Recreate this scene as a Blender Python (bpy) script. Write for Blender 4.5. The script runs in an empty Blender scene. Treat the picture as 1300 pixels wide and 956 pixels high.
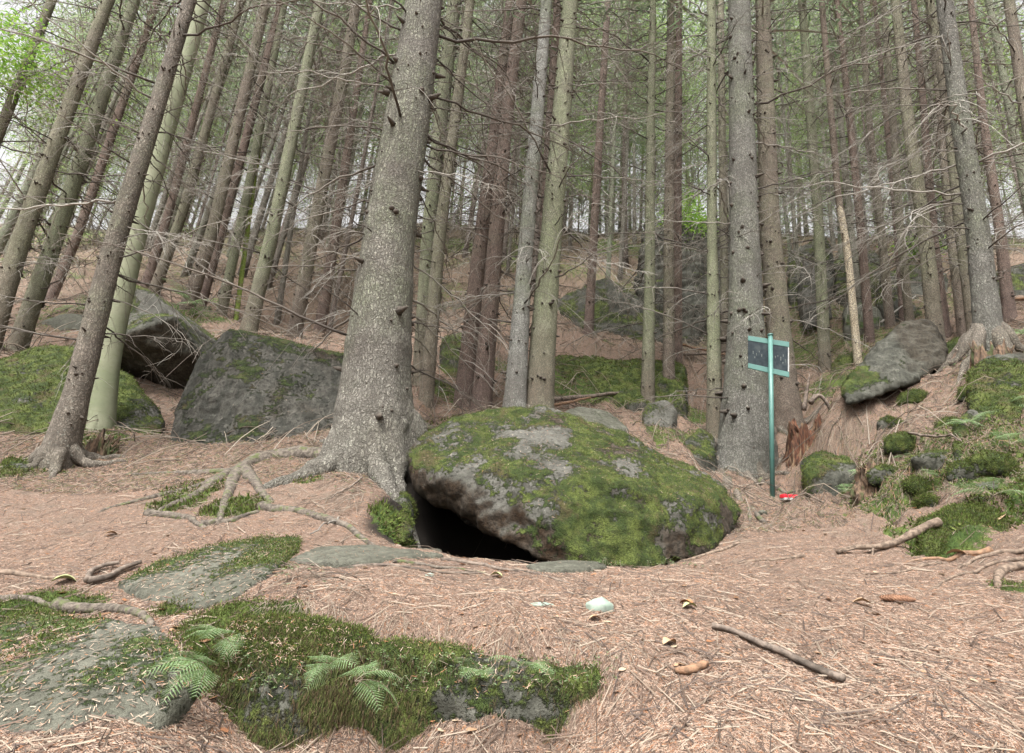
import bpy, bmesh, math, random, time
import numpy as np
from mathutils import Vector, Matrix
T0 = time.time()
random.seed(7); RNG = np.random.default_rng(7)
SC = bpy.context.scene; COL = SC.collection
R = math.radians

# ------------------------------------------------------------------ camera
F, CX, CY = 740.0, 650.0, 478.0
u = Vector((150, 2478, -F)).normalized()          # world up seen from the camera
fw = Vector((0, 0, -1)); yv = (fw - fw.dot(u) * u).normalized(); xv = yv.cross(u)
MW = Matrix((xv, yv, u))                           # camera -> world
cam_d = bpy.data.cameras.new('camera'); cam = bpy.data.objects.new('camera', cam_d); COL.objects.link(cam)
cam.matrix_world = MW.to_4x4(); cam_d.sensor_width = 36; cam_d.lens = 36 * F / 1300
cam_d.clip_start = 0.05; cam_d.clip_end = 2000
SC.camera = cam

def W(px, py, Y):
    d = MW @ Vector((px - CX, CY - py, -F)); return d * (Y / d.y)

# ------------------------------------------------------------------ noise
def _h(ix, iy, iz, s):
    n = (ix * 374761393 + iy * 668265263 + iz * 2147483647 + s * 974634777) & 0xffffffff
    n = ((n ^ (n >> 13)) * 1274126177) & 0xffffffff
    n = ((n ^ (n >> 15)) * 2246822519) & 0xffffffff
    return ((n ^ (n >> 16)) & 0xffff) / 65535.0
def vn(P, s=0):
    P = np.asarray(P, dtype=np.float64); i = np.floor(P).astype(np.int64); f = P - i; f = f * f * (3 - 2 * f)
    r = 0
    for a in (0, 1):
        for b in (0, 1):
            for c in (0, 1):
                w = (f[:, 0] if a else 1 - f[:, 0]) * (f[:, 1] if b else 1 - f[:, 1]) * (f[:, 2] if c else 1 - f[:, 2])
                r = r + w * _h(i[:, 0] + a, i[:, 1] + b, i[:, 2] + c, s)
    return r
def fbm(P, sc, octv=4, s=0, gain=.5):
    P = np.asarray(P) * sc; t = 0; a = 1; n = 0
    for k in range(octv):
        t = t + a * (vn(P, s + k * 17) - .5) * 2; n += a; a *= gain; P = P * 2.03 + 11.3
    return t / n
def sstep(x, a, b):
    t = np.clip((x - a) / (b - a), 0, 1); return t * t * (3 - 2 * t)

# ------------------------------------------------------------------ trees measured in the photograph
# path of (px,py) from base to top, widths px at those points, Y, bark kind, label
TREES = [
 ([(-95,405),(66,0)],[20,15],7.0,'olive','slim spruce trunk cutting across the top left corner, foot off the edge',14),
 ([(-15,440),(28,300),(137,0)],[34,28,18],6.5,'olive','olive spruce second from the top left corner, foot hidden at the photo edge',20),
 ([(17,455),(71,300),(171,0)],[30,25,16],7.0,'green','yellow-green spruce rising behind the low grey block at far left',20),
 ([(58,395),(98,300),(200,0)],[16,14,11],10.5,'red','thin reddish spruce between the yellow-green spruce and the dark leaning spruce',10),
 ([(70,588),(98,500),(142,320),(241,0)],[52,38,31,19],4.5,'grey','dark grey-brown leaning spruce in front of the green mossy mound at left',22),
 ([(127,545),(138,450),(172,300),(258,0)],[36,33,30,22],5.3,'beech','smooth green beech trunk just right of the dark leaning spruce',3),
 ([(194,375),(233,267),(307,0)],[16,14,11],10.0,'olive','slim spruce standing above the pointed angular rock, right of the beech',14),
 ([(182,372),(215,267),(285,0)],[14,12,9],11.5,'red','thin brown spruce half hidden left of the slim spruce above the pointed rock',10),
 ([(238,391),(268,300),(338,0)],[20,17,13],9.0,'brown','brown spruce of a close pair, the left one, by the bright fern clump',16),
 ([(253,393),(280,300),(358,0)],[15,13,10],10.0,'red','darker right-hand spruce of the close pair by the bright fern clump',12),
 ([(277,417),(313,250),(362,0)],[15,12,9],10.0,'green','thin algae-covered spruce behind the left end of the big tilted slab',12),
 ([(298,417),(320,250),(352,30)],[7,6,4],10.2,'moss','pencil-thin sapling stem covered in bright green moss above the tilted slab',4),
 ([(315,422),(345,300),(407,0)],[22,18,13],8.0,'green','green spruce standing right behind the top edge of the big tilted slab',18),
 ([(373,430),(400,282),(434,110),(453,0)],[20,17,15,13],9.0,'brown','brown spruce left of the thickest trunk, crooked high up',18),
 ([(404,432),(425,300),(455,100)],[16,13,9],11.5,'red','short-looking reddish spruce just left of the thickest trunk near its foot',12),
 ([(474,590),(474,540),(477,480),(494,300),(522,120),(539,0)],[112,100,88,67,56,48],4.5,'main','thickest old spruce in the middle with scaly bark and flared foot',26),
 ([(533,485),(544,300),(560,150),(577,0)],[20,19,18,18],6.5,'green','green spruce seen directly behind the right edge of the thickest trunk',16),
 ([(541,507),(558,300),(590,60),(597,0)],[18,16,12,11],6.1,'olive','slim olive spruce right of the thickest trunk, foot behind the big boulder',12),
 ([(588,522),(607,330),(630,150),(648,0)],[26,19,14,12],6.5,'red','left spruce of the red-brown pair behind the big boulder',16),
 ([(611,520),(627,330),(643,150),(662,0)],[26,20,16,14],6.2,'red','right spruce of the red-brown pair behind the big boulder',16),
 ([(653,520),(666,330),(681,157),(694,0)],[28,19,17,14],5.5,'pale','pale grey spruce touching the back of the big boulder with a split near its foot',18),
 ([(683,525),(697,330),(712,157),(724,0)],[36,29,24,19],5.6,'green','stout green-topped spruce directly right of the pale grey spruce',18),
 ([(677,500),(690,300),(708,0)],[16,13,10],8.0,'red','thin brown spruce showing in the gap between pale grey and green-topped spruces',8),
 ([(747,420),(752,330),(765,110),(772,0)],[13,11,9,8],10.8,'red','lone reddish spruce on top of the needle-covered mound behind the big boulder',14),
 ([(822,520),(825,330),(826,157),(829,0)],[18,13,11,8],8.0,'green','spruce with a dark burl high up, foot beside the small mossy boulder',16),
 ([(849,510),(849,300),(852,0)],[16,13,10],8.5,'brown','left spruce of the narrow twin trunks before the dark rock wall',14),
 ([(860,492),(860,300),(862,0)],[13,11,9],9.5,'red','right spruce of the narrow twin trunks before the dark rock wall',10),
 ([(908,555),(904,300),(903,0)],[22,13,12],6.8,'green','straight slender spruce left beside the broad spruce by the sign',18),
 ([(921,447),(917,200),(915,0)],[11,10,8],12.0,'olive','far thin spruce squeezed between the slender and the broad spruce by the sign',6),
 ([(945,608),(947,500),(947,400),(945,300),(938,0)],[80,60,46,38,29],6.6,'scaly','broad grey spruce standing right behind the green sign post',22),
 ([(998,550),(987,400),(977,283),(968,0)],[44,31,27,20],7.5,'brown','second broad spruce behind the sign panel, left of the rotten red stump',16),
 ([(1048,478),(1039,283),(1018,0)],[17,14,11],9.0,'green','green-stemmed slim spruce above the rotten red stump',14),
 ([(1090,465),(1076,320),(1064,250),(1043,0)],[11,10,9,8],8.5,'snag','spruce with a bare cream lower stem stripped of bark',10),
 ([(1105,440),(1092,283),(1076,125),(1062,0)],[14,11,9,7],9.5,'red','reddish slim spruce just right of the bare cream stem',12),
 ([(1131,425),(1118,283),(1105,172),(1092,0)],[14,11,9,7],10.0,'brown','slim brown spruce above the tip of the slanting grey rock',12),
 ([(1155,412),(1142,283),(1134,157),(1121,0)],[13,11,10,8],9.4,'olive','slim olive spruce rising over the middle of the slanting grey rock',12),
 ([(1147,410),(1138,283),(1120,100),(1110,0)],[10,9,7,6],10.8,'red','thin red spruce half covered by the slim olive spruce over the slanting rock',6),
 ([(1190,448),(1175,300),(1153,157),(1137,0)],[24,20,17,13],6.5,'olive','olive spruce at the high end of the slanting grey rock',18),
 ([(1237,430),(1218,283),(1203,141),(1180,0)],[18,15,14,12],7.0,'olive','narrow olive spruce tucked against the left side of the thick right spruce',10),
 ([(1255,428),(1240,283),(1220,157),(1199,0)],[40,32,28,24],5.4,'scaly','thick grey spruce on the right bank next to the rotten root snag',20),
 ([(1200,422),(1185,300),(1172,130),(1160,0)],[15,13,10,8],8.5,'red','red-brown spruce just right of the one at the slanting rock',12),
 ([(1222,427),(1205,283),(1190,110),(1180,20)],[14,12,9,8],8.2,'brown','brown slim spruce left of the thick spruce on the right bank',12),
 ([(1282,405),(1268,283),(1248,150),(1232,0)],[19,15,12,9],8.0,'red','red-brown spruce right of the thick spruce on the right bank',12),
 ([(1348,430),(1322,240),(1300,130),(1281,0)],[28,22,19,16],6.0,'brown','spruce leaning in at the top right corner, foot outside the photo',14),
]

# ------------------------------------------------------------------ ground surface
CTRL = [(0,690,2.9),(100,690,2.9),(50,745,2.4),(200,720,2.6),(0,800,2.05),(120,805,2.0),(200,840,1.8),(60,867,1.72),(0,956,1.4),(150,956,1.35),
 (230,775,2.15),(265,830,1.9),(290,755,2.2),(340,735,2.35),(400,750,2.2),(400,785,2.0),(500,780,2.0),(650,795,1.92),(780,835,1.8),(820,867,1.72),
 (330,800,1.99),(330,867,1.92),(400,867,1.93),(500,867,1.90),(600,867,1.87),(700,867,1.82),(500,956,1.86),(700,956,1.78),(350,956,1.86),(430,590,4.3),(530,594,4.4),(500,612,4.15),(545,600,4.6),(560,575,5.0),(512,645,3.75),(480,605,4.2),(900,867,1.72),(1100,867,1.75),(1300,867,1.8),
 (1300,956,1.45),(900,956,1.42),(1100,956,1.44),
 (450,735,2.5),(600,740,2.5),(750,745,2.45),(900,750,2.45),(1050,760,2.4),(1140,768,2.4),(1290,775,2.25),(450,702,2.9),(600,712,3.05),(700,721,3.02),(650,717,3.05),(560,700,3.12),(850,720,3.0),(1000,700,3.3),(1120,698,3.2),(1230,715,2.95),
 (50,640,3.8),(200,650,3.6),(350,680,3.1),(100,605,4.3),(200,592,4.6),(350,645,3.5),(400,602,4.1),(430,645,3.5),(500,652,3.5),(515,690,3.15),(330,585,4.6),
 (950,668,3.9),(1000,655,4.7),(980,633,5.7),(1050,632,5.5),(1030,592,6.4),(1100,628,4.9),(880,578,6.5),(840,560,6.3),(800,552,6.0),(760,535,6.3),(760,719,3.15),(850,714,3.25),(905,698,3.5),(560,560,5.2),(550,532,6.0),(700,522,6.1),
 (640,470,8.2),(700,415,10.4),(840,452,9.8),(780,435,10.2),(750,515,7.6),(700,490,8.0),(870,450,11.2),(900,447,12),(860,540,6.9),(800,520,7.2),
 (180,562,5.9),(212,562,5.3),(300,425,8.4),(400,435,8.2),(140,420,8.5),(400,350,14),(500,360,14),(600,400,12),(700,370,14),(0,330,14),(200,320,16),(860,435,13),
 (860,330,15.5),(1000,400,12),(1000,330,16),(1100,400,11.5),(1150,330,14),(1250,330,13),(1330,380,9),(1400,420,6.5),
 (1065,505,6.0),(1185,465,6.0),(1050,545,5.6),(1120,520,5.4),(1200,490,5.3),(1290,445,5.2),(1110,575,4.9),(1200,565,4.4),(1290,530,4.1),(1120,628,4.5),(1200,622,4.0),(1290,600,3.6),(1180,685,3.45),(1290,690,3.0),(1290,735,2.6),(1400,700,2.8),(1400,560,3.8),
 (1010,520,8),(1080,480,8)]
pts = [tuple(W(*c)) for c in CTRL] + [tuple(W(t[0][0][0], t[0][0][1], t[2])) for t in TREES]
for px in (-500, -150, 200, 550, 900, 1250, 1600): pts.append(tuple(W(px, 282 + .03 * abs(px - 600), 22)))
for x in (-60, -30, -12, 0, 12, 30, 60): pts += [(x, 32, 17.5), (x * 1.5, 60, 27), (x * 3, 150, 40)]
pts += [(0,0,-1.35),(-2,0,-1.3),(2,0,-1.25),(0,.9,-1.0),(-1.2,.9,-1.0),(1.3,.9,-.95),(-6,-3,-2.6),(6,-3,-2.2),(0,-10,-5),(-20,-10,-6),(20,-10,-4),(-60,-60,-14),(60,-60,-10),(0,-150,-20),(-150,0,-6),(150,0,6),
 (-5,4.5,.4),(-9,6,1.6),(-8,9,3.4),(-4,3,-.1),(-5,1.5,-.7),(7,5,2.6),(9,8,4.5),(4.5,2.4,.3),(5,1,-.5),(-20,20,9),(25,18,11),
 (-.4,3.55,-.42),(-.3,3.45,-.5),(.0,3.42,-.52),(.12,3.5,-.48),(-.3,3.95,-.45),(-.1,3.9,-.6),(.2,3.9,-.5),(-.2,4.4,-.4),(.2,4.4,-.3)]
PC = np.array(pts); 
def _kern(d): return d
def _fit():
    n = len(PC); D = np.sqrt(((PC[:, None, :2] - PC[None, :, :2]) ** 2).sum(2) + 1e-4)
    A = np.zeros((n + 3, n + 3)); A[:n, :n] = D - np.eye(n) * .02
    A[:n, n] = 1; A[:n, n+1:] = PC[:, :2]; A[n, :n] = 1; A[n+1:, :n] = PC[:, :2].T
    b = np.zeros(n + 3); b[:n] = PC[:, 2]; return np.linalg.solve(A, b)
CO = _fit()
def base_z(x, y):
    x = np.atleast_1d(np.asarray(x, float)).ravel(); y = np.atleast_1d(np.asarray(y, float)).ravel(); out = np.empty(len(x))
    for i in range(0, len(x), 20000):
        X = x[i:i+20000]; Y = y[i:i+20000]
        D = np.sqrt((X[:, None] - PC[None, :, 0]) ** 2 + (Y[:, None] - PC[None, :, 1]) ** 2 + 1e-4)
        out[i:i+20000] = D @ CO[:len(PC)] + CO[len(PC)] + CO[len(PC)+1] * X + CO[len(PC)+2] * Y
    return out
def ground_z(x, y):
    x = np.atleast_1d(np.asarray(x, float)).ravel(); y = np.atleast_1d(np.asarray(y, float)).ravel()
    P = np.stack([x, y, x * 0], 1); far = sstep(y, 4, 14)
    z = base_z(x, y)
    z += fbm(P, 1.3, 3, 3) * (.05 + .22 * far) + fbm(P, 6, 3, 9) * (.018 + .06 * far + .03 * sstep(y, 4.5, 7)) + fbm(P, 22, 2, 5) * (.006 + .02 * sstep(y, 4.5, 8))
    rough = sstep(x + .25 * (y - 3), 1.9, 2.6) * sstep(y, 2.4, 3.2) * (1 - far)
    z += rough * (fbm(P, 3.2, 3, 31) * .2 + fbm(P, 10, 3, 37) * .08)
    return z
def hit(px, py, lo=1.2, hi=40):
    d = MW @ Vector((px - CX, CY - py, -F)); d = np.array(d) / d.y
    t = np.concatenate([np.arange(lo, 8, .03), np.arange(8, hi, .15)])
    z = ground_z(d[0] * t, t); k = np.where(d[2] * t <= z)[0]
    k = k[0] if len(k) else len(t) - 1
    t1 = t[k]; return Vector((d[0] * t1, t1, float(z[k])))
def gz(x, y): return float(ground_z(x, y)[0])

# ------------------------------------------------------------------ mesh helpers
def mkmesh(name, V, Q=None, T=None, mq=None, mt=None, smooth=True):
    V = np.asarray(V, np.float32).reshape(-1, 3)
    Q = np.zeros((0, 4), np.int32) if Q is None or len(Q) == 0 else np.asarray(Q, np.int32)
    T = np.zeros((0, 3), np.int32) if T is None or len(T) == 0 else np.asarray(T, np.int32)
    me = bpy.data.meshes.new(name); me.vertices.add(len(V)); me.vertices.foreach_set('co', V.ravel())
    nl = Q.size + T.size; me.loops.add(nl); me.loops.foreach_set('vertex_index', np.concatenate([Q.ravel(), T.ravel()]))
    np_ = len(Q) + len(T); me.polygons.add(np_)
    ls = np.concatenate([np.arange(len(Q)) * 4, Q.size + np.arange(len(T)) * 3]).astype(np.int32)
    me.polygons.foreach_set('loop_start', ls)
    if mq is not None or mt is not None:
        a = np.concatenate([np.zeros(len(Q)) if mq is None else mq, np.zeros(len(T)) if mt is None else mt]).astype(np.int32)
        me.polygons.foreach_set('material_index', a)
    me.polygons.foreach_set('use_smooth', np.full(np_, smooth)); me.update(calc_edges=True); me.validate(); return me
class MB:
    def __init__(s): s.V = []; s.Q = []; s.T = []; s.mq = []; s.mt = []; s.n = 0
    def add(s, V, Q=None, T=None, m=0):
        V = np.asarray(V, float).reshape(-1, 3)
        if Q is not None and len(Q): s.Q.append(np.asarray(Q) + s.n); s.mq.append(np.full(len(Q), m))
        if T is not None and len(T): s.T.append(np.asarray(T) + s.n); s.mt.append(np.full(len(T), m))
        s.V.append(V); s.n += len(V)
    def tube(s, P, r, k=5, m=0, cap=True, jit=0, rng=None):
        P = np.asarray(P, float); n = len(P); r = np.broadcast_to(np.asarray(r, float), (n,))
        t = np.gradient(P, axis=0); t /= np.linalg.norm(t, axis=1)[:, None] + 1e-9
        up = np.array([0, 0, 1.]) if abs(t[0, 2]) < .9 else np.array([1., 0, 0])
        a = np.cross(t, up); a /= np.linalg.norm(a, axis=1)[:, None] + 1e-9; b = np.cross(t, a)
        th = np.arange(k) * 2 * np.pi / k
        rr = np.repeat(r[:, None], k, 1)
        if jit: rr = rr * (1 + jit * (rng.random((n, k)) - .5))
        V = P[:, None] + rr[..., None] * (np.cos(th)[None, :, None] * a[:, None] + np.sin(th)[None, :, None] * b[:, None])
        i = np.arange(n - 1)[:, None] * k; j = np.arange(k)[None]; j2 = (j + 1) % k
        Q = np.stack([i + j, i + j2, i + k + j2, i + k + j], -1).reshape(-1, 4)
        V = V.reshape(-1, 3); T = None
        if cap:
            V = np.concatenate([V, P[-1:], P[:1]]); e = (n - 1) * k; jj = np.arange(k)
            T = np.concatenate([np.stack([e + jj, e + (jj + 1) % k, np.full(k, n * k)], 1), np.stack([(jj + 1) % k, jj, np.full(k, n * k + 1)], 1)])
        s.add(V, Q, T, m)
    def mesh(s, name, smooth=True):
        return mkmesh(name, np.concatenate(s.V), np.concatenate(s.Q) if s.Q else None, np.concatenate(s.T) if s.T else None,
                      np.concatenate(s.mq) if s.mq else None, np.concatenate(s.mt) if s.mt else None, smooth)
def link(name, me, mats=(), parent=None, loc=None, **props):
    o = bpy.data.objects.new(name, me)
    if me is not None:
        for m in (mats if isinstance(mats, (list, tuple)) else [mats]):
            if len(me.materials) < len(mats if isinstance(mats, (list, tuple)) else [1]): me.materials.append(m)
    COL.objects.link(o)
    if parent is not None: o.parent = parent
    if loc is not None: o.location = loc
    for k, v in props.items():
        if v: o[k] = v
    return o
def attr(me, name, a):
    x = me.attributes.new(name, 'FLOAT', 'POINT'); x.data.foreach_set('value', np.asarray(a, np.float32))
def coords(me):
    a = np.empty(len(me.vertices) * 3, np.float32); me.vertices.foreach_get('co', a); return a.reshape(-1, 3).astype(float)
def normals(me):
    a = np.empty(len(me.vertices) * 3, np.float32); me.vertices.foreach_get('normal', a); return a.reshape(-1, 3).astype(float)

# ------------------------------------------------------------------ materials
class NT:
    def __init__(s, name):
        s.m = bpy.data.materials.new(name); s.m.use_nodes = True; s.t = s.m.node_tree; s.t.nodes.clear()
        s.out = s.n('ShaderNodeOutputMaterial'); s.b = s.n('ShaderNodeBsdfPrincipled'); s.l(s.b.outputs[0], s.out.inputs[0])
        s.b.inputs['Roughness'].default_value = .85; s.b.inputs['Specular IOR Level'].default_value = .25
    def n(s, t, **k):
        x = s.t.nodes.new(t)
        for a, v in k.items(): setattr(x, a, v)
        return x
    def l(s, a, b): s.t.links.new(a, b)
    def put(s, sock, v):
        if hasattr(v, 'links'): s.l(v, sock)
        else: sock.default_value = (*v, 1) if isinstance(v, tuple) and len(v) == 3 and sock.type == 'RGBA' else v
    def coord(s, scale=(1, 1, 1), kind='Object'):
        c = s.n('ShaderNodeTexCoord'); m = s.n('ShaderNodeMapping'); m.inputs['Scale'].default_value = scale; s.l(c.outputs[kind], m.inputs[0]); return m.outputs[0]
    def noise(s, v, sc, det=4, ro=.55, dist=0):
        x = s.n('ShaderNodeTexNoise'); s.l(v, x.inputs['Vector']); x.inputs['Scale'].default_value = sc; x.inputs['Detail'].default_value = det; x.inputs['Roughness'].default_value = ro; x.inputs['Distortion'].default_value = dist; return x.outputs[0]
    def vor(s, v, sc, feat='F1', out=0):
        x = s.n('ShaderNodeTexVoronoi', feature=feat); s.l(v, x.inputs['Vector']); x.inputs['Scale'].default_value = sc; return x.outputs[out]
    def mr(s, v, a, b, c=0, d=1):
        x = s.n('ShaderNodeMapRange'); x.interpolation_type = 'SMOOTHSTEP'; s.put(x.inputs[0], v)
        for i, q in enumerate((a, b, c, d)): x.inputs[i + 1].default_value = q
        return x.outputs[0]
    def math(s, op, a, b=0):
        x = s.n('ShaderNodeMath', operation=op); s.put(x.inputs[0], a); s.put(x.inputs[1], b); return x.outputs[0]
    def mix(s, f, a, b, mode='MIX'):
        x = s.n('ShaderNodeMix', data_type='RGBA', blend_type=mode); s.put(x.inputs[0], f); s.put(x.inputs[6], a); s.put(x.inputs[7], b); return x.outputs[2]
    def bump(s, h, dist, strength=1, prev=None):
        x = s.n('ShaderNodeBump'); s.l(h, x.inputs['Height']); x.inputs['Distance'].default_value = dist; x.inputs['Strength'].default_value = strength
        if prev is not None: s.l(prev, x.inputs['Normal'])
        return x.outputs[0]
    def at(s, name): return s.n('ShaderNodeAttribute', attribute_name=name).outputs['Fac']
    def isl(s): return s.n('ShaderNodeNewGeometry').outputs['Random Per Island']
    def done(s, col, nrm=None):
        s.put(s.b.inputs['Base Color'], col)
        if nrm is not None: s.l(nrm, s.b.inputs['Normal'])
        return s.m

def bark(name, c1, c2, algae, amt, foot=None, plate=55, bd=.006, zs=.45, lich=.15, snag=False):
    m = NT(name); v = m.coord((1, 1, zs)); v0 = m.coord()
    wob = m.noise(v0, 14, 3)
    vv = m.n('ShaderNodeVectorMath', operation='MULTIPLY_ADD'); m.l(m.n('ShaderNodeTexNoise').outputs[1], vv.inputs[0])
    nz = [x for x in m.t.nodes if x.bl_idname == 'ShaderNodeTexNoise'][-1]; m.l(v0, nz.inputs['Vector']); nz.inputs['Scale'].default_value = 25
    vv.inputs[1].default_value = (.045, .045, .06); m.l(v, vv.inputs[2])
    ed = m.vor(vv.outputs[0], plate, 'DISTANCE_TO_EDGE'); cell = m.vor(vv.outputs[0], plate, 'F1', 1)
    gap = m.math('MAXIMUM', m.mr(ed, .0, .22), m.mr(m.noise(v0, 12, 4, .7), .5, .72, 0, .45))
    ed2 = m.mr(m.vor(vv.outputs[0], plate * 2.3, 'DISTANCE_TO_EDGE'), 0, .25)
    gap = m.math('MULTIPLY', gap, m.math('ADD', .4, m.math('MULTIPLY', ed2, .6)))
    streak = m.mr(m.noise(m.coord((1, 1, .12)), 22, 4, .65), .36, .66); blot = m.mr(m.noise(v0, 5.5, 5, .7), .45, .68)
    big = m.mr(m.noise(v0, 2.2, 3), .38, .62); fine = m.noise(v0, 90, 3, .7)
    col = m.mix(big, c1, c2)
    cb = m.n('ShaderNodeSeparateColor'); m.l(cell, cb.inputs[0])
    col = m.mix(m.mr(cb.outputs[0], 0, 1, 0, .22), col, tuple(min(1, c * 1.5 + .02) for c in c1))
    col = m.mix(m.mr(fine, .3, .7, 0, .5), col, tuple(c * .55 for c in c2))
    sp = m.n('ShaderNodeSeparateXYZ'); m.l(m.coord(), sp.inputs[0])
    am = m.mr(m.noise(v0, 1.7, 4, .6), .62 - amt * .5, .85 - amt * .5, 0, .85)
    am = m.math('MULTIPLY', am, m.mr(sp.outputs[2], .25, 1.3, .25, 1))
    col = m.mix(am, col, algae)
    if foot: col = m.mix(m.mr(m.math('ADD', sp.outputs[2], m.math('MULTIPLY', m.noise(v0, 4, 2), .5)), .3, 1.5, .8, 0), col, foot)
    col = m.mix(m.math('MULTIPLY', streak, .42), col, tuple(c * .5 for c in c2)); col = m.mix(m.math('MULTIPLY', blot, .5), col, tuple(min(1, c * 1.35) for c in c1))
    if snag: col = m.mix(m.mr(m.math('ADD', sp.outputs[2], m.math('MULTIPLY', m.noise(v0, 9, 3), .5)), 3.0, 3.06, 1, 0), col, m.mix(streak, (.66,.58,.42), (.48,.40,.28)))
    li = m.mr(m.noise(v0, 38, 3, .6), .60, .68, 0, lich * 4 if lich < .25 else 1)
    col = m.mix(li, col, (.36, .37, .31))
    col = m.mix(m.mr(gap, 0, 1, .8, 0), col, tuple(c * .28 for c in c2))
    n1 = m.bump(gap, bd, .9); n2 = m.bump(fine, bd * .5, .6, n1); n3 = m.bump(wob, .02, .4, n2)
    return m.done(col, n3)
BARK = {
 'main': bark('bark_main', (.35,.33,.28), (.25,.22,.185), (.29,.31,.21), .5, None, 38, .03, .42, .03),
 'scaly': bark('bark_scaly', (.31,.30,.26), (.22,.205,.175), (.25,.27,.18), .45, None, 44, .02, .45, .08),
 'grey': bark('bark_grey', (.27,.235,.19), (.18,.15,.12), (.22,.23,.15), .35, None, 50, .006, .5, .15),
 'pale': bark('bark_pale', (.34,.34,.31), (.25,.24,.21), (.22,.25,.15), .4, (.16,.14,.12), 60, .006, .5, .3),
 'green': bark('bark_green', (.27,.26,.19), (.21,.195,.14), (.24,.27,.15), .8, (.175,.125,.095), 70, .004, .6, .05),
 'olive': bark('bark_olive', (.29,.255,.195), (.22,.19,.14), (.26,.265,.165), .6, (.19,.145,.11), 65, .005, .5, .1),
 'brown': bark('bark_brown', (.29,.24,.19), (.21,.17,.13), (.24,.24,.155), .5, (.18,.13,.105), 65, .005, .5, .1),
 'red': bark('bark_red', (.28,.205,.165), (.20,.145,.115), (.24,.22,.15), .25, (.16,.11,.095), 65, .005, .5, .05),
}
def beech_mat():
    m = NT('bark_beech'); v = m.coord((1, 1, 3)); v0 = m.coord()
    c = m.mix(m.mr(m.noise(v0, 3, 4), .35, .65), (.15,.165,.10), (.21,.215,.145))
    c = m.mix(m.mr(m.noise(v, 14, 4, .6), .55, .75, 0, .5), c, (.15,.18,.08))
    c = m.mix(m.mr(m.noise(m.coord((1,1,9)), 20, 3), .62, .72, 0, .5), c, (.13,.12,.09))
    return m.done(c, m.bump(m.noise(m.coord((1, 1, 7)), 12, 3), .004))
BARK['beech'] = beech_mat()
def simple(name, cols, sc=20, bd=.003, rough=.85, stretch=(1,1,1), det=4, spec=.25):
    m = NT(name); v = m.coord(stretch); n = m.noise(v, sc, det, .6); c = m.mix(m.mr(n, .35, .65), cols[0], cols[1])
    if len(cols) > 2: c = m.mix(m.mr(m.noise(v, sc * .37, 3), .52, .66), c, cols[2])
    m.b.inputs['Roughness'].default_value = rough; m.b.inputs['Specular IOR Level'].default_value = spec
    return m.done(c, m.bump(n, bd) if bd else None)
BARK['moss'] = simple('bark_moss', [(.12,.18,.03),(.20,.24,.06),(.15,.12,.07)], 25, .006)
BARK['snag'] = bark('bark_half_stripped', (.24,.19,.145), (.17,.13,.10), (.19,.185,.11), .3, None, 60, .002, .5, .05, True)
M_KNOT = simple('knot_dark', [(.05,.042,.035),(.085,.07,.055)], 60, .002)
def twig_mat(name, dark, pale, x0, x1):
    m = NT(name); v = m.coord(); sp = m.n('ShaderNodeSeparateXYZ'); m.l(v, sp.inputs[0])
    r = m.math('SQRT', m.math('ADD', m.math('MULTIPLY', sp.outputs[0], sp.outputs[0]), m.math('MULTIPLY', sp.outputs[1], sp.outputs[1])))
    f = m.mr(m.math('ADD', r, m.math('MULTIPLY', m.noise(v, 7, 2), .5)), x0, x1)
    c = m.mix(f, dark, pale); c = m.mix(m.mr(m.noise(v, 40, 2), .5, .65, 0, .5), c, tuple(q * .6 for q in pale))
    return m.done(c)
M_BR = twig_mat('dead_branch_bark', (.06,.05,.042), (.225,.205,.175), .3, 1.0)
M_BR2 = twig_mat('dead_branch_pale', (.12,.105,.09), (.29,.27,.235), .1, .8)
M_BR3 = twig_mat('dead_branch_dark', (.06,.05,.042), (.14,.12,.10), .3, 1.2)
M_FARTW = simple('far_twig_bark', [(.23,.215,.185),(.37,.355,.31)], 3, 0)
def rock_mat(name, a, b, dark, mossc=((.04,.06,.013),(.115,.14,.032)), rust=(.038,.022,.011), streak=(1,1,1), bd=.012):
    m = NT(name); v = m.coord(); vs = m.coord(streak)
    n1 = m.noise(vs, 5, 6, .65); n2 = m.noise(v, 38, 4, .7); n3 = m.noise(v, 160, 2, .6)
    c = m.mix(m.mr(n1, .38, .62), a, b); c = m.mix(m.mr(n2, .45, .68, 0, .75), c, dark)
    c = m.mix(m.mr(m.noise(v, 15, 4, .7), .57, .66, 0, .65), c, tuple(min(1, q * 1.35 + .01) for q in a))
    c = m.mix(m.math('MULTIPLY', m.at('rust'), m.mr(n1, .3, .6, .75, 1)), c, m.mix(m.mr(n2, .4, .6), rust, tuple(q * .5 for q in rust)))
    mc = m.mix(m.mr(m.noise(v, 9, 4, .6), .4, .62), mossc[0], mossc[1]); mc = m.mix(m.mr(n3, .35, .65, 0, .6), mc, tuple(q * .45 for q in mossc[0]))
    mc = m.mix(m.mr(m.noise(v, 26, 5, .7), .50, .66, 0, .7), mc, (.026,.03,.010)); mc = m.mix(m.mr(m.noise(v, 4.2, 5, .7), .53, .66, 0, .7), mc, (.085,.06,.032))
    mk = m.mr(m.math('ADD', m.at('moss'), m.math('MULTIPLY', m.math('SUBTRACT', n2, .5), 1.1)), .38, .56)
    c = m.mix(mk, c, mc)
    nn = m.bump(n1, bd * 1.6, .8); nn = m.bump(n2, bd, .9, nn); nn = m.bump(m.math('MULTIPLY', mk, m.math('ADD', 1.0, n3)), bd, .8, nn); nn = m.bump(n3, .004, .7, nn)
    return m.done(c, nn)
M_ROCK = rock_mat('rock_grey', (.095,.091,.077), (.055,.053,.043), (.027,.025,.021))
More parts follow.
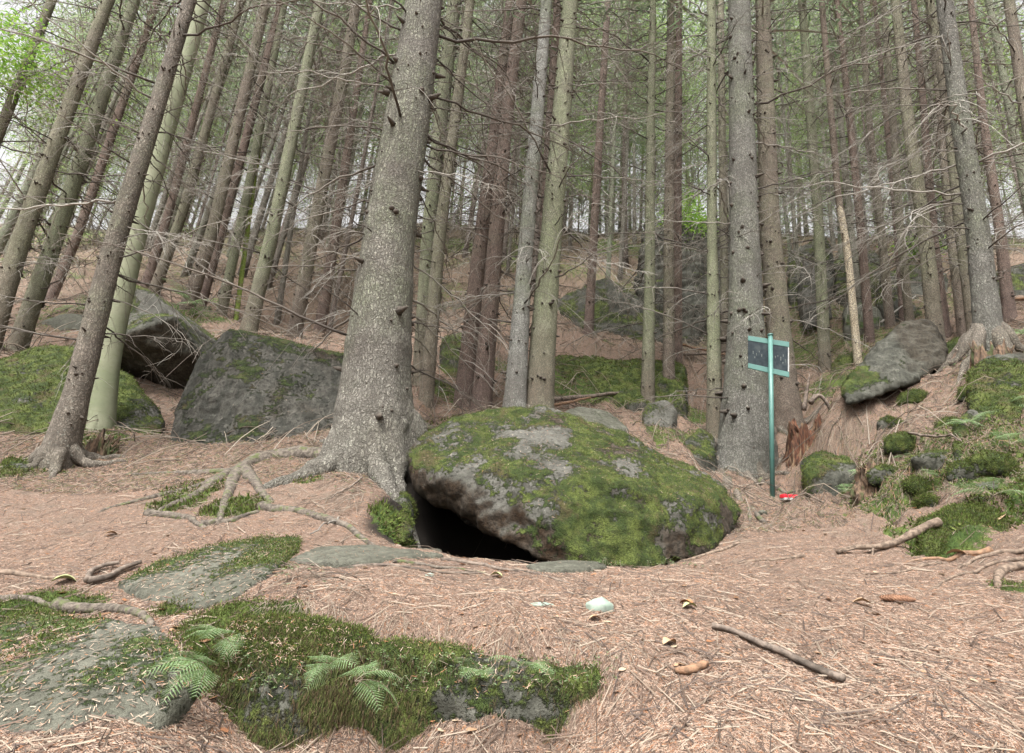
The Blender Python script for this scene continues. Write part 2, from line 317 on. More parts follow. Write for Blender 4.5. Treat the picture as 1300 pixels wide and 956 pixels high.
M_ROCKD = rock_mat('rock_dark', (.075,.073,.058), (.04,.04,.031), (.018,.018,.014), streak=(1.6,1.6,.5))
M_ROCKW = rock_mat('rock_wet_streaked', (.062,.058,.048), (.026,.026,.020), (.012,.011,.009), ((.03,.045,.012),(.07,.085,.025)), streak=(2.2,2.2,.45), bd=.014)
M_ROCKP = rock_mat('rock_pale', (.100,.098,.076), (.068,.067,.050), (.032,.031,.024), ((.05,.085,.02),(.11,.15,.045)))
def ground_mat():
    m = NT('needle_floor'); v = m.coord(); vd = m.coord((1, 2.2, 1))
    n1 = m.noise(v, 1.4, 5, .6); n2 = m.noise(vd, 45, 4, .75, .6); n3 = m.noise(v, 170, 3, .7, 1.2)
    c = m.mix(m.mr(n1, .36, .64), (.225,.15,.112), (.165,.112,.085))
    c = m.mix(m.mr(n2, .38, .66), c, (.29,.205,.155)); c = m.mix(m.mr(n3, .45, .62, 0, .9), c, (.075,.05,.035))
    c = m.mix(m.mr(m.noise(v, 70, 3), .60, .7, 0, .8), c, (.44,.22,.11))
    c = m.mix(m.mr(m.noise(v, 4.5, 5, .7), .50, .66, 0, .75), c, (.17,.13,.10)); c = m.mix(m.mr(m.noise(vd, 17, 5, .75, .5), .52, .64, 0, .6), c, (.085,.06,.045))
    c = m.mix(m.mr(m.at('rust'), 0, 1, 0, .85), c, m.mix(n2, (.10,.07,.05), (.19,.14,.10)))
    c = m.mix(m.at('hollow_shade'), c, (.02,.015,.011))  # near-black tint paints in the shade of the hollow under the boulder
    mc = m.mix(m.mr(m.noise(v, 8, 4), .4, .62), (.045,.08,.014), (.105,.14,.03)); mc = m.mix(m.mr(n3, .4, .62, 0, .6), mc, (.022,.03,.008))
    mk = m.mr(m.math('ADD', m.at('moss'), m.math('MULTIPLY', m.math('SUBTRACT', m.noise(v, 16, 5, .75), .5), 1.9)), .42, .60)
    c = m.mix(mk, c, mc)
    nn = m.bump(n2, .016, .9); nn = m.bump(n3, .007, .9, nn)
    return m.done(c, nn)
M_GROUND = ground_mat()
def island(name, cols, rough=.85, trans=0):
    m = NT(name); i = m.isl(); r = m.n('ShaderNodeValToRGB'); m.l(i, r.inputs[0]); r.color_ramp.interpolation = 'CONSTANT'
    e = r.color_ramp.elements; e[0].color = (*cols[0], 1); e[1].position = 1 / len(cols); e[1].color = (*cols[1], 1)
    for k in range(2, len(cols)): q = e.new(k / len(cols)); q.color = (*cols[k], 1)
    m.b.inputs['Roughness'].default_value = rough
    m.done(r.outputs[0])
    if trans:
        t = m.n('ShaderNodeBsdfTranslucent'); m.l(r.outputs[0], t.inputs[0]); x = m.n('ShaderNodeMixShader'); x.inputs[0].default_value = trans
        m.l(m.b.outputs[0], x.inputs[1]); m.l(t.outputs[0], x.inputs[2]); m.l(x.outputs[0], m.out.inputs[0])
    return m.m
M_NEEDLE = island('fallen_needles', [(.245,.155,.11),(.32,.22,.16),(.18,.108,.072),(.38,.275,.205),(.29,.135,.068),(.105,.066,.047),(.33,.26,.20),(.20,.13,.098),(.05,.034,.026),(.41,.32,.25),(.14,.092,.068)])
M_STICK = island('stick_bits', [(.09,.065,.05),(.16,.12,.09),(.26,.21,.16),(.12,.08,.06),(.08,.06,.05)])
M_BRL = island('brown_bits', [(.19,.125,.095),(.10,.072,.054),(.26,.20,.155),(.045,.034,.027),(.21,.125,.08),(.13,.10,.08),(.07,.08,.03)])
M_STICK2 = island('brush_bits', [(.11,.085,.065),(.17,.135,.105),(.22,.18,.14),(.12,.092,.07),(.26,.22,.175),(.07,.055,.043)])
M_MOSS = island('moss_tufts', [(.05,.08,.013),(.08,.12,.02),(.12,.155,.033),(.035,.05,.010),(.10,.085,.04),(.14,.17,.045),(.06,.05,.02)], trans=.25)
M_MOSSB = island('moss_tufts_brown', [(.06,.075,.02),(.09,.10,.03),(.12,.08,.045),(.04,.03,.015),(.085,.055,.03),(.07,.05,.03),(.10,.12,.035)], trans=.2)
M_FERN = island('fern_leaf', [(.16,.24,.10),(.20,.29,.14),(.24,.33,.18),(.13,.20,.07)], .6, .35)
M_LEAFB = island('bright_leaf', [(.16,.30,.04),(.22,.36,.06),(.28,.40,.09),(.13,.25,.04)], .6, .45)
M_NFOL = island('spruce_needles', [(.18,.24,.14),(.24,.30,.18),(.14,.19,.11),(.30,.36,.22)], .8, .5)
M_BFOL = island('beech_leaves', [(.22,.32,.11),(.28,.38,.14),(.33,.42,.18),(.18,.27,.10)], .7, .45)
M_LITL = island('dry_leaf', [(.36,.22,.13),(.30,.14,.07),(.42,.32,.22),(.20,.11,.06)], .7, .2)
M_ROOT = simple('root_bark', [(.15,.125,.10),(.055,.045,.036),(.085,.095,.04)], 42, .014, det=6)
M_ROOTW = simple('worn_root', [(.21,.155,.115),(.08,.058,.043)], 38, .008, det=6)
M_WOOD = simple('weathered_wood', [(.19,.15,.12),(.08,.062,.05),(.06,.048,.038)], 40, .006, det=6)
M_WOODT = simple('tan_wood', [(.26,.15,.09),(.13,.08,.05),(.20,.14,.10)], 40, .006, det=6)
M_ROT = simple('rotten_red_wood', [(.12,.05,.026),(.035,.018,.012),(.15,.10,.06)], 26, .02, stretch=(2,2,.4), det=7)
M_ROTT = simple('rotten_tan_wood', [(.17,.11,.07),(.05,.034,.024),(.06,.07,.028)], 26, .018, stretch=(1.6,1.6,.6), det=7)
M_TEAL = simple('teal_paint', [(.06,.145,.125),(.075,.17,.145)], 12, .0004, .45, spec=.5)
M_PANEL = simple('dark_panel', [(.018,.024,.028),(.028,.036,.040),(.04,.048,.05)], 30, .0004, .6, spec=.12)
M_MARK = simple('pale_scratch', [(.12,.13,.125),(.07,.08,.075)], 40, 0)
M_RED = simple('red_plastic', [(.62,.015,.03),(.52,.012,.025)], 20, .0003, .35, spec=.5)
M_WHITE = simple('white_plastic', [(.4,.4,.38),(.3,.3,.29)], 30, .0003, .5)
M_CONE = simple('cone_scale', [(.30,.165,.10),(.20,.105,.065)], 60, .001)
M_STONE = simple('pale_green_stone', [(.24,.29,.235),(.17,.21,.175),(.27,.30,.26)], 25, .003)
M_FUR = simple('dry_root_hair', [(.30,.25,.19),(.20,.16,.12)], 9, 0)

# ------------------------------------------------------------------ ground sheet
def warp(n, a, span, c0):
    t = np.linspace(-1, 1, n); return c0 + np.sinh(t * a) / np.sinh(a) * span
gx = warp(640, 5.0, 95, .2); gy0 = np.concatenate([-np.geomspace(90, .06, 60), np.linspace(0, 1.2, 20)[1:], np.arange(1.2, 4.2, .0105)[1:], 4.2 + np.cumsum(np.geomspace(.013, 2.9, 300))])
GX, GY = np.meshgrid(gx, gy0); Zg = ground_z(GX.ravel(), GY.ravel())
VG = np.stack([GX.ravel(), GY.ravel(), Zg], 1); nx, ny = len(gx), len(gy0)
i = (np.arange(ny - 1)[:, None] * nx + np.arange(nx - 1)[None]).ravel(); QG = np.stack([i, i + 1, i + nx + 1, i + nx], 1)
MOSSB = [(740,485,.75,1),(800,490,.7,1),(720,470,.5,.9),(250,622,.25,.7),(300,645,.22,.8),(225,640,.2,.7),(40,775,.16,1),(100,770,.1,.8),(315,800,.10,1),(310,840,.18,1),
 (230,770,.1,.8),(285,800,.15,1),(345,720,.12,.8),(500,660,.16,.9),(520,690,.12,.8),(390,607,.12,.8),(860,520,.5,.9),(845,545,.4,.8),(900,560,.3,.7),(1150,600,.5,.66),(1100,610,.3,.6),(1250,600,.4,.6),(1200,560,.35,.55),(1130,645,.18,.8),(1260,540,.4,.65),(1080,475,.8,.65),(1060,440,1.5,.6),
 (1200,685,.22,.8),(1290,745,.1,1),(1150,690,.15,.7),(640,470,.4,.6),(570,500,.4,.7),(130,560,.25,.8),(60,600,.15,.6),(20,600,.2,.7),(1290,480,.5,.7),(1290,650,.3,.7),(860,440,1.0,.5),(1150,390,2.2,.5),(1000,400,2.0,.5),(250,400,.7,.6),(100,410,1.0,.5)]
MC = [(hit(a, b), r, w) for a, b, r, w in MOSSB]
def moss_at(P):
    m = np.zeros(len(P))
    for c, r, w in MC:
        d = np.sqrt((P[:, 0] - c.x) ** 2 + (P[:, 1] - c.y) ** 2) / r; m = np.maximum(m, w * (1 - sstep(d, .55, 1.25)))
    m = m * (.62 + .9 * (fbm(P * [1, 1, .5], 5.5, 4, 77) * .5 + .35)); far = sstep(P[:, 1], 9, 16)
    m = np.maximum(m, far * (.42 + .5 * fbm(P, .6, 4, 55)))
    m = np.maximum(m, .6 * sstep(fbm(P, 1.1, 4, 91), .28, .5) * sstep(P[:, 1], 3.4, 5))
    return np.clip(m, 0, 1)
gme = mkmesh('ground', VG, QG); 
nG = normals(gme); mg = moss_at(VG); mg[(VG[:, 0] > -.3) & (VG[:, 0] < 2) & (VG[:, 1] > 1.95) & (VG[:, 1] < 3.1)] *= .25
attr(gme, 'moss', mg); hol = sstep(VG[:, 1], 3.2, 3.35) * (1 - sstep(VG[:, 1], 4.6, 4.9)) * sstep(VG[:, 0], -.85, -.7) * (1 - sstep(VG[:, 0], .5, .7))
attr(gme, 'rust', np.clip(np.clip((.72 - nG[:, 2]) * 2.2, 0, 1) * (VG[:, 1] < 14) + .75 * sstep(VG[:, 1], 7, 14), 0, 1)); attr(gme, 'hollow_shade', hol)
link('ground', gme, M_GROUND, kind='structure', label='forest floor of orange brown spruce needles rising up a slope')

# ------------------------------------------------------------------ scatter helpers
def scatter_strips(name, n, xr, yr, L, Wd, mat, lift=.004, keep=None, tilt=.25, **props):
    y = 1 / (1 / yr[1] + RNG.random(n) * (1 / yr[0] - 1 / yr[1])); x = (RNG.random(n) * (xr[1] - xr[0]) + xr[0]) * y
    P = np.stack([x, y, ground_z(x, y)], 1)
    if keep is not None: P = P[keep(P)]
    n = len(P); th = RNG.random(n) * 2 * np.pi; l = (L[0] + (L[1] - L[0]) * RNG.random(n) ** 2) * (1 + .10 * np.maximum(P[:, 1] - 3, 0)); w = (Wd[0] + (Wd[1] - Wd[0]) * RNG.random(n)) * (1 + .18 * np.maximum(P[:, 1] - 2.5, 0))
    e = .5 * l; dx, dy = np.cos(th) * e, np.sin(th) * e
    A = P + np.stack([dx, dy, 0 * dx], 1); B = P - np.stack([dx, dy, 0 * dx], 1)
    A[:, 2] = ground_z(A[:, 0], A[:, 1]) + lift + RNG.random(n) * l * tilt; B[:, 2] = ground_z(B[:, 0], B[:, 1]) + lift
    s = np.stack([-np.sin(th), np.cos(th), 0 * th], 1) * w[:, None] * .5; up = np.array([0, 0, 1.]) * w[:, None] * .8
    V = np.stack([A + s, A - s, A + up, B + s, B - s, B + up], 1).reshape(-1, 3); k = np.arange(n)[:, None] * 6
    Q = np.concatenate([k + [0, 2, 5, 3], k + [2, 1, 4, 5]])
    return link(name, mkmesh(name, V, Q, smooth=False), mat, **props)
def tufts(P, N, n, h, w, mb, blades=3, spread=.6, m=0):
    """n tufts on points P with normals N, each of narrow upright blades"""
    idx = RNG.integers(0, len(P), n); jit = RNG.normal(size=(n, 3)) * .008
    P0 = P[idx] + jit; N0 = N[idx]
    for b in range(blades):
        d = N0 * 1.0 + RNG.normal(size=(n, 3)) * spread * .5 + [0, 0, .25]; d /= np.linalg.norm(d, axis=1)[:, None]
        s = np.cross(d, RNG.normal(size=(n, 3))); s /= np.linalg.norm(s, axis=1)[:, None] + 1e-9
        hh = h * (.4 + .9 * RNG.random(n))[:, None]; ww = w * (.6 + .8 * RNG.random(n))[:, None]
        base = P0 - N0 * h * .2
        V = np.stack([base - s * ww * .5, base + s * ww * .5, P0 + d * hh], 1).reshape(-1, 3)
        mb.add(V, T=np.arange(n * 3).reshape(-1, 3), m=m)

print('ground', time.time() - T0, VG.min(0), VG.max(0))
# ------------------------------------------------------------------ rocks
def tri_points(me, n):
    """random points on the mesh surface with normals and the vertex index"""
    c = coords(me); nv = normals(me); me.calc_loop_triangles(); t = np.empty(len(me.loop_triangles) * 3, np.int32); me.loop_triangles.foreach_get('vertices', t); t = t.reshape(-1, 3)
    a = np.linalg.norm(np.cross(c[t[:, 1]] - c[t[:, 0]], c[t[:, 2]] - c[t[:, 0]]), axis=1); p = np.cumsum(a); p /= p[-1]
    k = np.searchsorted(p, RNG.random(n)); k = np.minimum(k, len(t) - 1); r1 = np.sqrt(RNG.random(n))[:, None]; r2 = RNG.random(n)[:, None]
    P = c[t[k, 0]] * (1 - r1) + c[t[k, 1]] * r1 * (1 - r2) + c[t[k, 2]] * r1 * r2
    return P, nv[t[k, 0]], t[k, 0]
def rock(hulls, mat, label, voxel=.03, smooth=4, amp=(.05, .02, .006), seed=1, moss=(.3, .5), rustf=None, mossf=None, tuft=0, th=.014, name='boulder', cat='boulder', needles=0, tw=.006, tmat=None, raw=False, strata=0, group=None, sink=.22, hang=None):
    bm = bmesh.new()
    for H in hulls:
        HP = [Vector(p) if raw else W(*p) for p in H]; zm = sorted(p.z for p in HP)[len(HP) // 2]
        if sink and not raw: HP += [p - Vector((0, 0, sink * min(2, p.y / 5))) for p in HP if p.z <= zm]
        vs = [bm.verts.new(p) for p in HP]
        r = bmesh.ops.convex_hull(bm, input=vs); bmesh.ops.delete(bm, geom=[g for g in r['geom_interior'] if isinstance(g, bmesh.types.BMVert)], context='VERTS')
    bmesh.ops.recalc_face_normals(bm, faces=bm.faces)
    me = bpy.data.meshes.new('tmp'); bm.to_mesh(me); bm.free(); o = bpy.data.objects.new('tmp', me); COL.objects.link(o)
    md = o.modifiers.new('r', 'REMESH'); md.mode = 'VOXEL'; md.voxel_size = voxel
    dg = bpy.context.evaluated_depsgraph_get(); dg.update(); m2 = bpy.data.meshes.new_from_object(o.evaluated_get(dg)); bpy.data.objects.remove(o)
    V = coords(m2); ne = len(m2.edges); E = np.empty(ne * 2, np.int32); m2.edges.foreach_get('vertices', E); E = E.reshape(-1, 2)
    deg = np.bincount(E.ravel(), minlength=len(V))[:, None].astype(float)
    for _ in range(smooth):
        S = np.zeros_like(V)
        for k in range(3): S[:, k] = np.bincount(E[:, 0], V[E[:, 1], k], len(V)) + np.bincount(E[:, 1], V[E[:, 0], k], len(V))
        V = V * .4 + .6 * S / deg
    m2.vertices.foreach_set('co', V.astype(np.float32).ravel()); m2.update(); N = normals(m2)
    a, b, c = amp
    d = a * fbm(V, 2.2, 3, seed) + b * (1 - 2 * np.abs(fbm(V, 6, 3, seed + 5))) + c * fbm(V, 34, 3, seed + 9)
    if strata: d += strata * fbm(V * [.3, .3, 1] + fbm(V, 2, 2, seed)[:, None] * .1, 14, 3, seed + 4)
    V = V + N * d[:, None]; m2.vertices.foreach_set('co', V.astype(np.float32).ravel()); m2.update(); N = normals(m2)
    c0 = V.mean(0); 
    mo = moss[0] + moss[1] * N[:, 2] + .9 * fbm(V, 2.6, 5, seed + 21, .6)
    if mossf: mo = mossf(V, N, mo)
    m2.polygons.foreach_set('use_smooth', np.full(len(m2.polygons), True)); 
    attr(m2, 'moss', np.clip(mo, 0, 1)); attr(m2, 'rust', np.clip(rustf(V, N), 0, 1) if rustf else np.zeros(len(V)))
    base = Vector((float(c0[0]), float(c0[1]), float(V[:, 2].min())))
    V = V - np.array(base); m2.vertices.foreach_set('co', V.astype(np.float32).ravel()); m2.update(); m2.name = name
    o = link(name, m2, mat, loc=base, label=label, category=cat, group=group)
    if tuft:
        P, NN, vi = tri_points(m2, tuft); mm = np.clip(mo, 0, 1)[vi]; k = (mm > .42 + .2 * RNG.random(len(vi))) & (NN[:, 1] < .6); P, NN = P[k], NN[k]
        if len(P) > 10:
            if hang:
                sd_ = NN[:, 2] < .35 + .25 * RNG.random(len(P)); mh = MB(); tufts(P[sd_], NN[sd_] * .35 + [0, 0, -1.25], int(sd_.sum()), th * 2.2, tw * .6, mh, 2, .8); link('hanging_moss', mh.mesh('hanging_moss', False), hang, parent=o, kind='stuff'); P, NN = P[~sd_], NN[~sd_]
            mb = MB(); tufts(P, NN, len(P), th, tw, mb, 2, 1.2); link('moss', mb.mesh('moss', False), tmat or M_MOSS, parent=o, kind='stuff')
    if needles:
        P, NN, vi = tri_points(m2, needles); k = NN[:, 2] > .45 + .3 * RNG.random(len(P)); P = P[k]; NN = NN[k]; n = len(P)
        if n > 5:
            d = np.cross(NN, RNG.normal(size=(n, 3))); d /= np.linalg.norm(d, axis=1)[:, None]; s = np.cross(NN, d); l = (.003 + .007 * RNG.random(n))[:, None]
            A = P + d * l + NN * .006; B = P - d * l + NN * .004; s = s * .0008
            Vv = np.stack([A - s, A + s, B + s, B - s], 1).reshape(-1, 3); link('needle_litter', mkmesh('needle_litter', Vv, np.arange(n * 4).reshape(-1, 4), smooth=False), M_NEEDLE, parent=o, kind='stuff')
    return o, base

# the big boulder in the middle
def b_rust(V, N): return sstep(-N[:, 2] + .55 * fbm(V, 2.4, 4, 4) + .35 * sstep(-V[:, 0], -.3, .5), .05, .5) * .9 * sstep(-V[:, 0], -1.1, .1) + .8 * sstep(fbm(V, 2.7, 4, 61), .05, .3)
def b_moss(V, N, mo):
    g = .47 + 1.15 * fbm(V, 3.6, 6, 41, .68) + .22 * N[:, 2]
    left = sstep(-V[:, 0], -.35, .35)                      # the barer left half
    g -= left * .10; g -= .85 * sstep(-N[:, 2], -.25, .15) * left; g -= .25 * sstep(fbm(V, 2.7, 4, 61), .1, .35) * sstep(-N[:, 2], -.6, -.2)
    pc = np.array(W(690, 560, 4.2)); d = np.linalg.norm((V - pc) * [1, 1, 1.6], axis=1); g -= .55 * (1 - sstep(d, .12, .42))
    pc = np.array(W(600, 550, 4.3)); d = np.linalg.norm((V - pc), axis=1); g -= .25 * (1 - sstep(d, .1, .4))
    return g
rock([[(530,572,4.25),(548,548,4.5),(600,525,4.7),(650,516,4.8),(692,519,4.8),(742,536,4.75),(800,560,4.75),(870,587,4.8),(925,620,4.6),(944,650,4.3),(900,702,3.7),(850,722,3.45),(760,722,3.3),(700,717,3.35),(640,688,3.5),(590,645,3.8),(537,618,4.0),(527,596,4.05),
      (560,600,3.75),(650,600,3.6),(760,610,3.55),(870,640,3.65),(620,640,3.6),(700,660,3.35),(560,600,5.2),(700,620,5.4),(880,640,5.3)]],
     M_ROCK, 'big moss-and-lichen boulder in the middle with a black hollow under its left side', .016, 5, (.07, .03, .012), 3, sink=0, rustf=b_rust, mossf=b_moss, tuft=120000, th=.008, tw=.003, needles=9000)
# big tilted slab left of the thickest tree
def wetrust(V, N):
    p = np.array(W(375, 500, 5.2)); return (1 - sstep(np.abs(V[:, 0] - p[0] + .1 * fbm(V, 3, 3, 8)), .06, .28)) * .9 * sstep(fbm(V, 2, 4, 9), -.35, .1)
rock([[(292,422,5.6),(340,430,5.7),(435,450,5.8),(448,560,5.4),(440,590,5.2),(330,587,5.0),(215,583,5.2),(216,560,5.3),(225,520,5.45),(255,455,5.6),(290,424,6.4),(440,452,6.9),(450,580,6.6),(240,560,6.3),(260,450,6.3)],
      ], M_ROCKW, 'broad tilted slab with a dark streaked face left of the thickest trunk', .022, 2, (.04, .025, .01), 12, moss=(.02, .7), rustf=wetrust, tuft=16000, needles=3000)
# pointed angular rock behind
rock([[(150,428,6.1),(222,402,6.0),(262,456,6.25),(236,505,6.75),(224,497,6.8),(150,470,6.7),(196,405,6.1),(165,402,6.6),(280,445,7.6),(250,520,7.8),(150,500,7.6),(160,395,7.6)]],
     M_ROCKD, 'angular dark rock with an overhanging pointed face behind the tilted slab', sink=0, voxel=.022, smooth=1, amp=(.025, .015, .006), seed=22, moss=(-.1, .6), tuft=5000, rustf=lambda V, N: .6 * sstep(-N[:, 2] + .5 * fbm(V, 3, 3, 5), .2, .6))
if 0: rock([], M_ROCKD, '', .022, 1, (.025, .015, .006), 22, moss=(-.1, .6), rustf=lambda V, N: .6 * sstep(-N[:, 2] + .5 * fbm(V, 3, 3, 5), .2, .6), tuft=5000)
rock([[(140,505,7.0),(270,490,7.4),(262,550,7.0),(170,545,7.0),(270,500,8.4),(150,480,8.4)]],
     M_ROCKD, 'black shaded rock base under the pointed angular rock', .035, 2, (.04, .02, .006), 23, moss=(-.4, .3))
rock([[(172,362,7.2),(195,374,7.0),(225,402,6.9),(262,425,7.3),(285,440,7.5),(250,445,7.4),(172,430,6.9),(150,400,7.2),(168,372,8.6),(285,438,9.0)]],
     M_ROCK, 'pale grey wedge rock with a mossy ridge above the angular dark rock', .03, 1, (.03, .02, .006), 25, moss=(.12, .6), tuft=5000)
# mossy mound left
rock([[(-60,480,6.0),(0,462,6.1),(60,442,6.3),(130,446,6.4),(165,480,6.2),(205,535,5.8),(200,565,5.4),(100,580,4.95),(0,590,4.9),(-80,590,5.0),(0,520,5.3),(100,520,5.35),(0,480,7.4),(150,480,7.2),(-80,500,7)]],
     M_ROCK, 'green mossy mound of rock at the far left behind the dark leaning spruce', .022, 5, (.08, .03, .01), 31, moss=(.75, .1), mossf=lambda V, N, mo: mo + .1 - .5 * sstep(V[:, 0], float(W(150, 500, 6).x), float(W(170, 500, 6).x) + .2), tuft=60000, th=.016, tw=.006)
rock([[(42,412,8.2),(85,400,8.2),(150,402,8.3),(165,445,8.0),(60,448,7.9),(40,440,8.0),(90,400,9.4),(160,410,9.4),(40,420,9.3)]],
     M_ROCKP, 'low grey block with flat mossy top behind the green mossy mound', .035, 2, (.03, .015, .006), 35, moss=(-.2, .8))
rock([[(-30,470,7.3),(10,462,7.3),(15,495,7.2),(-30,500,7.2),(0,470,8.2),(-30,480,8.2)]], M_ROCKP, 'pale stone corner at the left photo edge above the mossy mound', .04, 3, (.03, .015, .005), 36, moss=(0, .4))
# right slanting rock
rock([[(1150,409,6.0),(1178,407,6.0),(1186,413,5.95),(1197,440,5.85),(1196,456,5.7),(1160,478,5.5),(1100,498,5.4),(1074,505,5.45),(1070,490,5.6),(1095,462,5.85),(1118,436,6.0),(1150,412,6.9),(1195,440,6.9),(1080,492,6.5)]],
     M_ROCKD, 'slanting dark grey rock with a mossy tip on the right bank', .018, 2, (.03, .03, .008), 43, moss=(.0, .25), mossf=lambda V, N, mo: mo + .5 * sstep(-V[:, 0], -float(W(1110,480,5.6).x) - .15, -float(W(1090,480,5.6).x)), rustf=lambda V, N: .5 * sstep(V[:, 0] + .15 * fbm(V, 5, 3, 2), float(W(1150,450,5.6).x), float(W(1175,450,5.6).x)), strata=.03, tuft=14000, th=.01, sink=.06)
# mid-ground
rock([[(562,428,8.2),(600,420,8.4),(612,450,8.2),(605,530,7.3),(566,520,7.3),(560,470,7.8),(600,430,9.6),(570,440,9.6)]], M_ROCKD, 'upright mossy rock beside the dark cleft right of the thickest trunk', .03, 4, (.05, .02, .006), 51, moss=(.45, .3), tuft=9000)
rock([[(525,486,6.6),(560,484,6.8),(565,520,6.5),(560,535,6.2),(520,530,6.2),(530,500,7.2),(562,500,7.3)]], M_ROCK, 'small grey mossy rock wedged right behind the thickest trunk', .025, 4, (.04, .02, .006), 52, moss=(.3, .2), tuft=3000)
rock([[(698,455,9.0),(760,470,8.6),(830,465,8.8),(870,470,8.8),(870,512,8.0),(790,515,7.8),(740,505,7.9),(700,480,8.6),(700,455,10),(860,460,10)]], M_ROCKD, 'long mossy ledge under the needle-covered mound behind the big boulder', .035, 5, (.10, .03, .008), 54, moss=(.42, .4), tuft=22000, th=.025, tw=.008)
rock([[(716,522,5.9),(735,517,6.1),(770,522,6.2),(796,545,5.9),(770,552,5.6),(716,540,5.6),(740,525,6.6),(790,540,6.5)]], M_ROCKP, 'flat pale green-grey stone right behind the crest of the big boulder', .022, 4, (.03, .015, .005), 56, moss=(.2, .15), tuft=3000)
rock([[(815,530,6.9),(822,513,7.0),(845,510,7.1),(858,520,7.0),(850,545,6.7),(818,552,6.6),(850,520,7.6),(820,525,7.6)]], M_ROCK, 'small mossy boulder at the foot of the spruce with the burl', .02, 4, (.03, .02, .006), 57, moss=(.4, .2), tuft=4000)
rock([[(872,560,6.5),(890,545,6.6),(905,556,6.6),(908,575,6.35),(880,585,6.2),(868,575,6.3),(900,560,7),(875,565,7)]], M_ROCKD, 'little dark rock nestled left of the broad spruce by the sign', .02, 3, (.03, .02, .006), 58, moss=(.3, .3), tuft=2500)
rock([[(745,372,12.6),(770,355,12.8),(800,375,12.4),(832,400,12.2),(845,440,11.6),(790,432,11.4),(740,415,11.6),(720,400,12.2),(770,360,14.5),(840,400,14.5),(700,385,13)]], M_ROCKD, 'dark leaning boulder with a moss-lit edge up the slope behind the mound', .05, 3, (.1, .05, .01), 61, moss=(.1, .5), tuft=9000, th=.03, tw=.012)
rock([[(815,300,14),(850,288,14.2),(930,290,14.4),(940,330,13.8),(935,400,13.2),(925,452,12.6),(822,448,12.6),(812,380,13.4),(840,300,18),(930,300,18)],
      [(820,285,15.6),(925,280,15.8),(930,300,15.2),(822,306,15),(830,290,18),(930,290,18)]], M_ROCKD, 'tall black rock wall with a mossy ledge in the middle distance', .07, 2, (.15, .09, .02), 63, moss=(-.1, .7), strata=.08, tuft=8000, th=.04, tw=.015)
rock([[(1005,320,13.5),(1050,300,13.8),(1062,350,13),(1050,420,12),(1010,420,12),(1000,370,12.6),(1050,320,16),(1010,330,16)]], M_ROCKD, 'dark mossy outcrop far up right of the sign', .07, 3, (.12, .06, .015), 65, moss=(.1, .5), tuft=4000, th=.04, tw=.015)
rock([[(1062,330,13),(1110,318,13.3),(1128,350,12.8),(1120,385,12),(1075,390,12),(1060,360,12.5),(1110,330,15),(1070,335,15)]], M_ROCKD, 'dark outcrop far up behind the bare cream stem', .07, 3, (.12, .06, .015), 66, moss=(.2, .5), tuft=4000, th=.04, tw=.015)
rock([[(1070,392,10.8),(1092,386,11),(1112,390,10.8),(1120,408,10.4),(1105,422,10.1),(1072,420,10.1),(1110,395,12),(1075,395,12)]], M_ROCKP, 'round pale boulder behind the bare cream stem', .04, 5, (.05, .03, .008), 67, moss=(.0, .6))
rock([[(1120,350,12),(1160,338,12.3),(1200,352,12),(1205,400,11),(1125,405,10.8),(1115,380,11.2),(1190,350,14),(1130,350,14)]], M_ROCKD, 'big shaded boulder with mossy top above the slanting grey rock', .06, 3, (.12, .06, .015), 68, moss=(.1, .6), tuft=5000, th=.03, tw=.012)
rock([[(1140,290,15),(1200,284,15.4),(1215,305,15),(1205,335,14.2),(1145,335,14.2),(1200,290,18),(1150,292,18)]], M_ROCKD, 'overhanging dark ledge high up between the slim right-hand spruces', .08, 2, (.12, .08, .02), 69, moss=(-.1, .7), strata=.1)
rock([[(1265,345,10.5),(1330,330,10.6),(1350,400,9.6),(1290,410,9.6),(1268,390,9.9),(1330,340,13),(1270,350,13)]], M_ROCKD, 'shaded mossy outcrop at the right photo edge high on the slope', .06, 3, (.12, .06, .015), 70, moss=(.1, .6), tuft=5000, th=.03, tw=.012)
rock([[(1022,322,11.5),(1052,380,11),(1020,395,11),(1012,370,11.4),(1040,345,11.4),(1045,360,12.5)]], M_ROCK, 'tilted grey stone plate behind the green-stemmed slim spruce', .04, 3, (.04, .03, .01), 71, moss=(.0, .4))
rock([[(1056,462,8.8),(1080,445,9),(1108,452,8.9),(1112,480,8.4),(1085,495,8.1),(1058,488,8.2),(1100,455,9.6),(1060,470,9.6)]], M_ROCK, 'green moss-covered lump at the foot of the bare cream stem', .03, 5, (.05, .03, .01), 72, moss=(.9, .0), tuft=9000, th=.02, tw=.008)
rock([[(1195,440,6.3),(1215,427,6.4),(1238,436,6.3),(1240,452,6.1),(1200,458,6.1),(1232,438,6.9),(1200,445,6.9)]], M_ROCK, 'small bright mossy stone left of the thick spruce on the right bank', .02, 4, (.03, .015, .005), 73, moss=(.8, .1), tuft=5000)
rock([[(1020,590,5.6),(1040,572,5.7),(1090,566,5.6),(1106,575,5.4),(1100,600,5.2),(1060,604,5.2),(1025,600,5.3),(1090,575,6.2),(1040,580,6.2)]], M_ROCKD, 'low dark mossy rock shelf right of the red object on the path', .02, 3, (.04, .025, .008), 74, moss=(.3, .4), tuft=9000, rustf=lambda V, N: .6 * sstep(fbm(V, 4, 3, 3), 0, .4))
rock([[(1165,665,3.35),(1200,643,3.5),(1250,640,3.5),(1278,660,3.4),(1278,692,3.15),(1230,696,3.1),(1168,692,3.15),(1265,660,4.2),(1190,660,4.2)]], M_ROCK, 'dark green moss cushion over a hump at the foot of the right bank', .014, 6, (.04, .02, .006), 76, moss=(.95, .0), tuft=42000, th=.014, tw=.004)
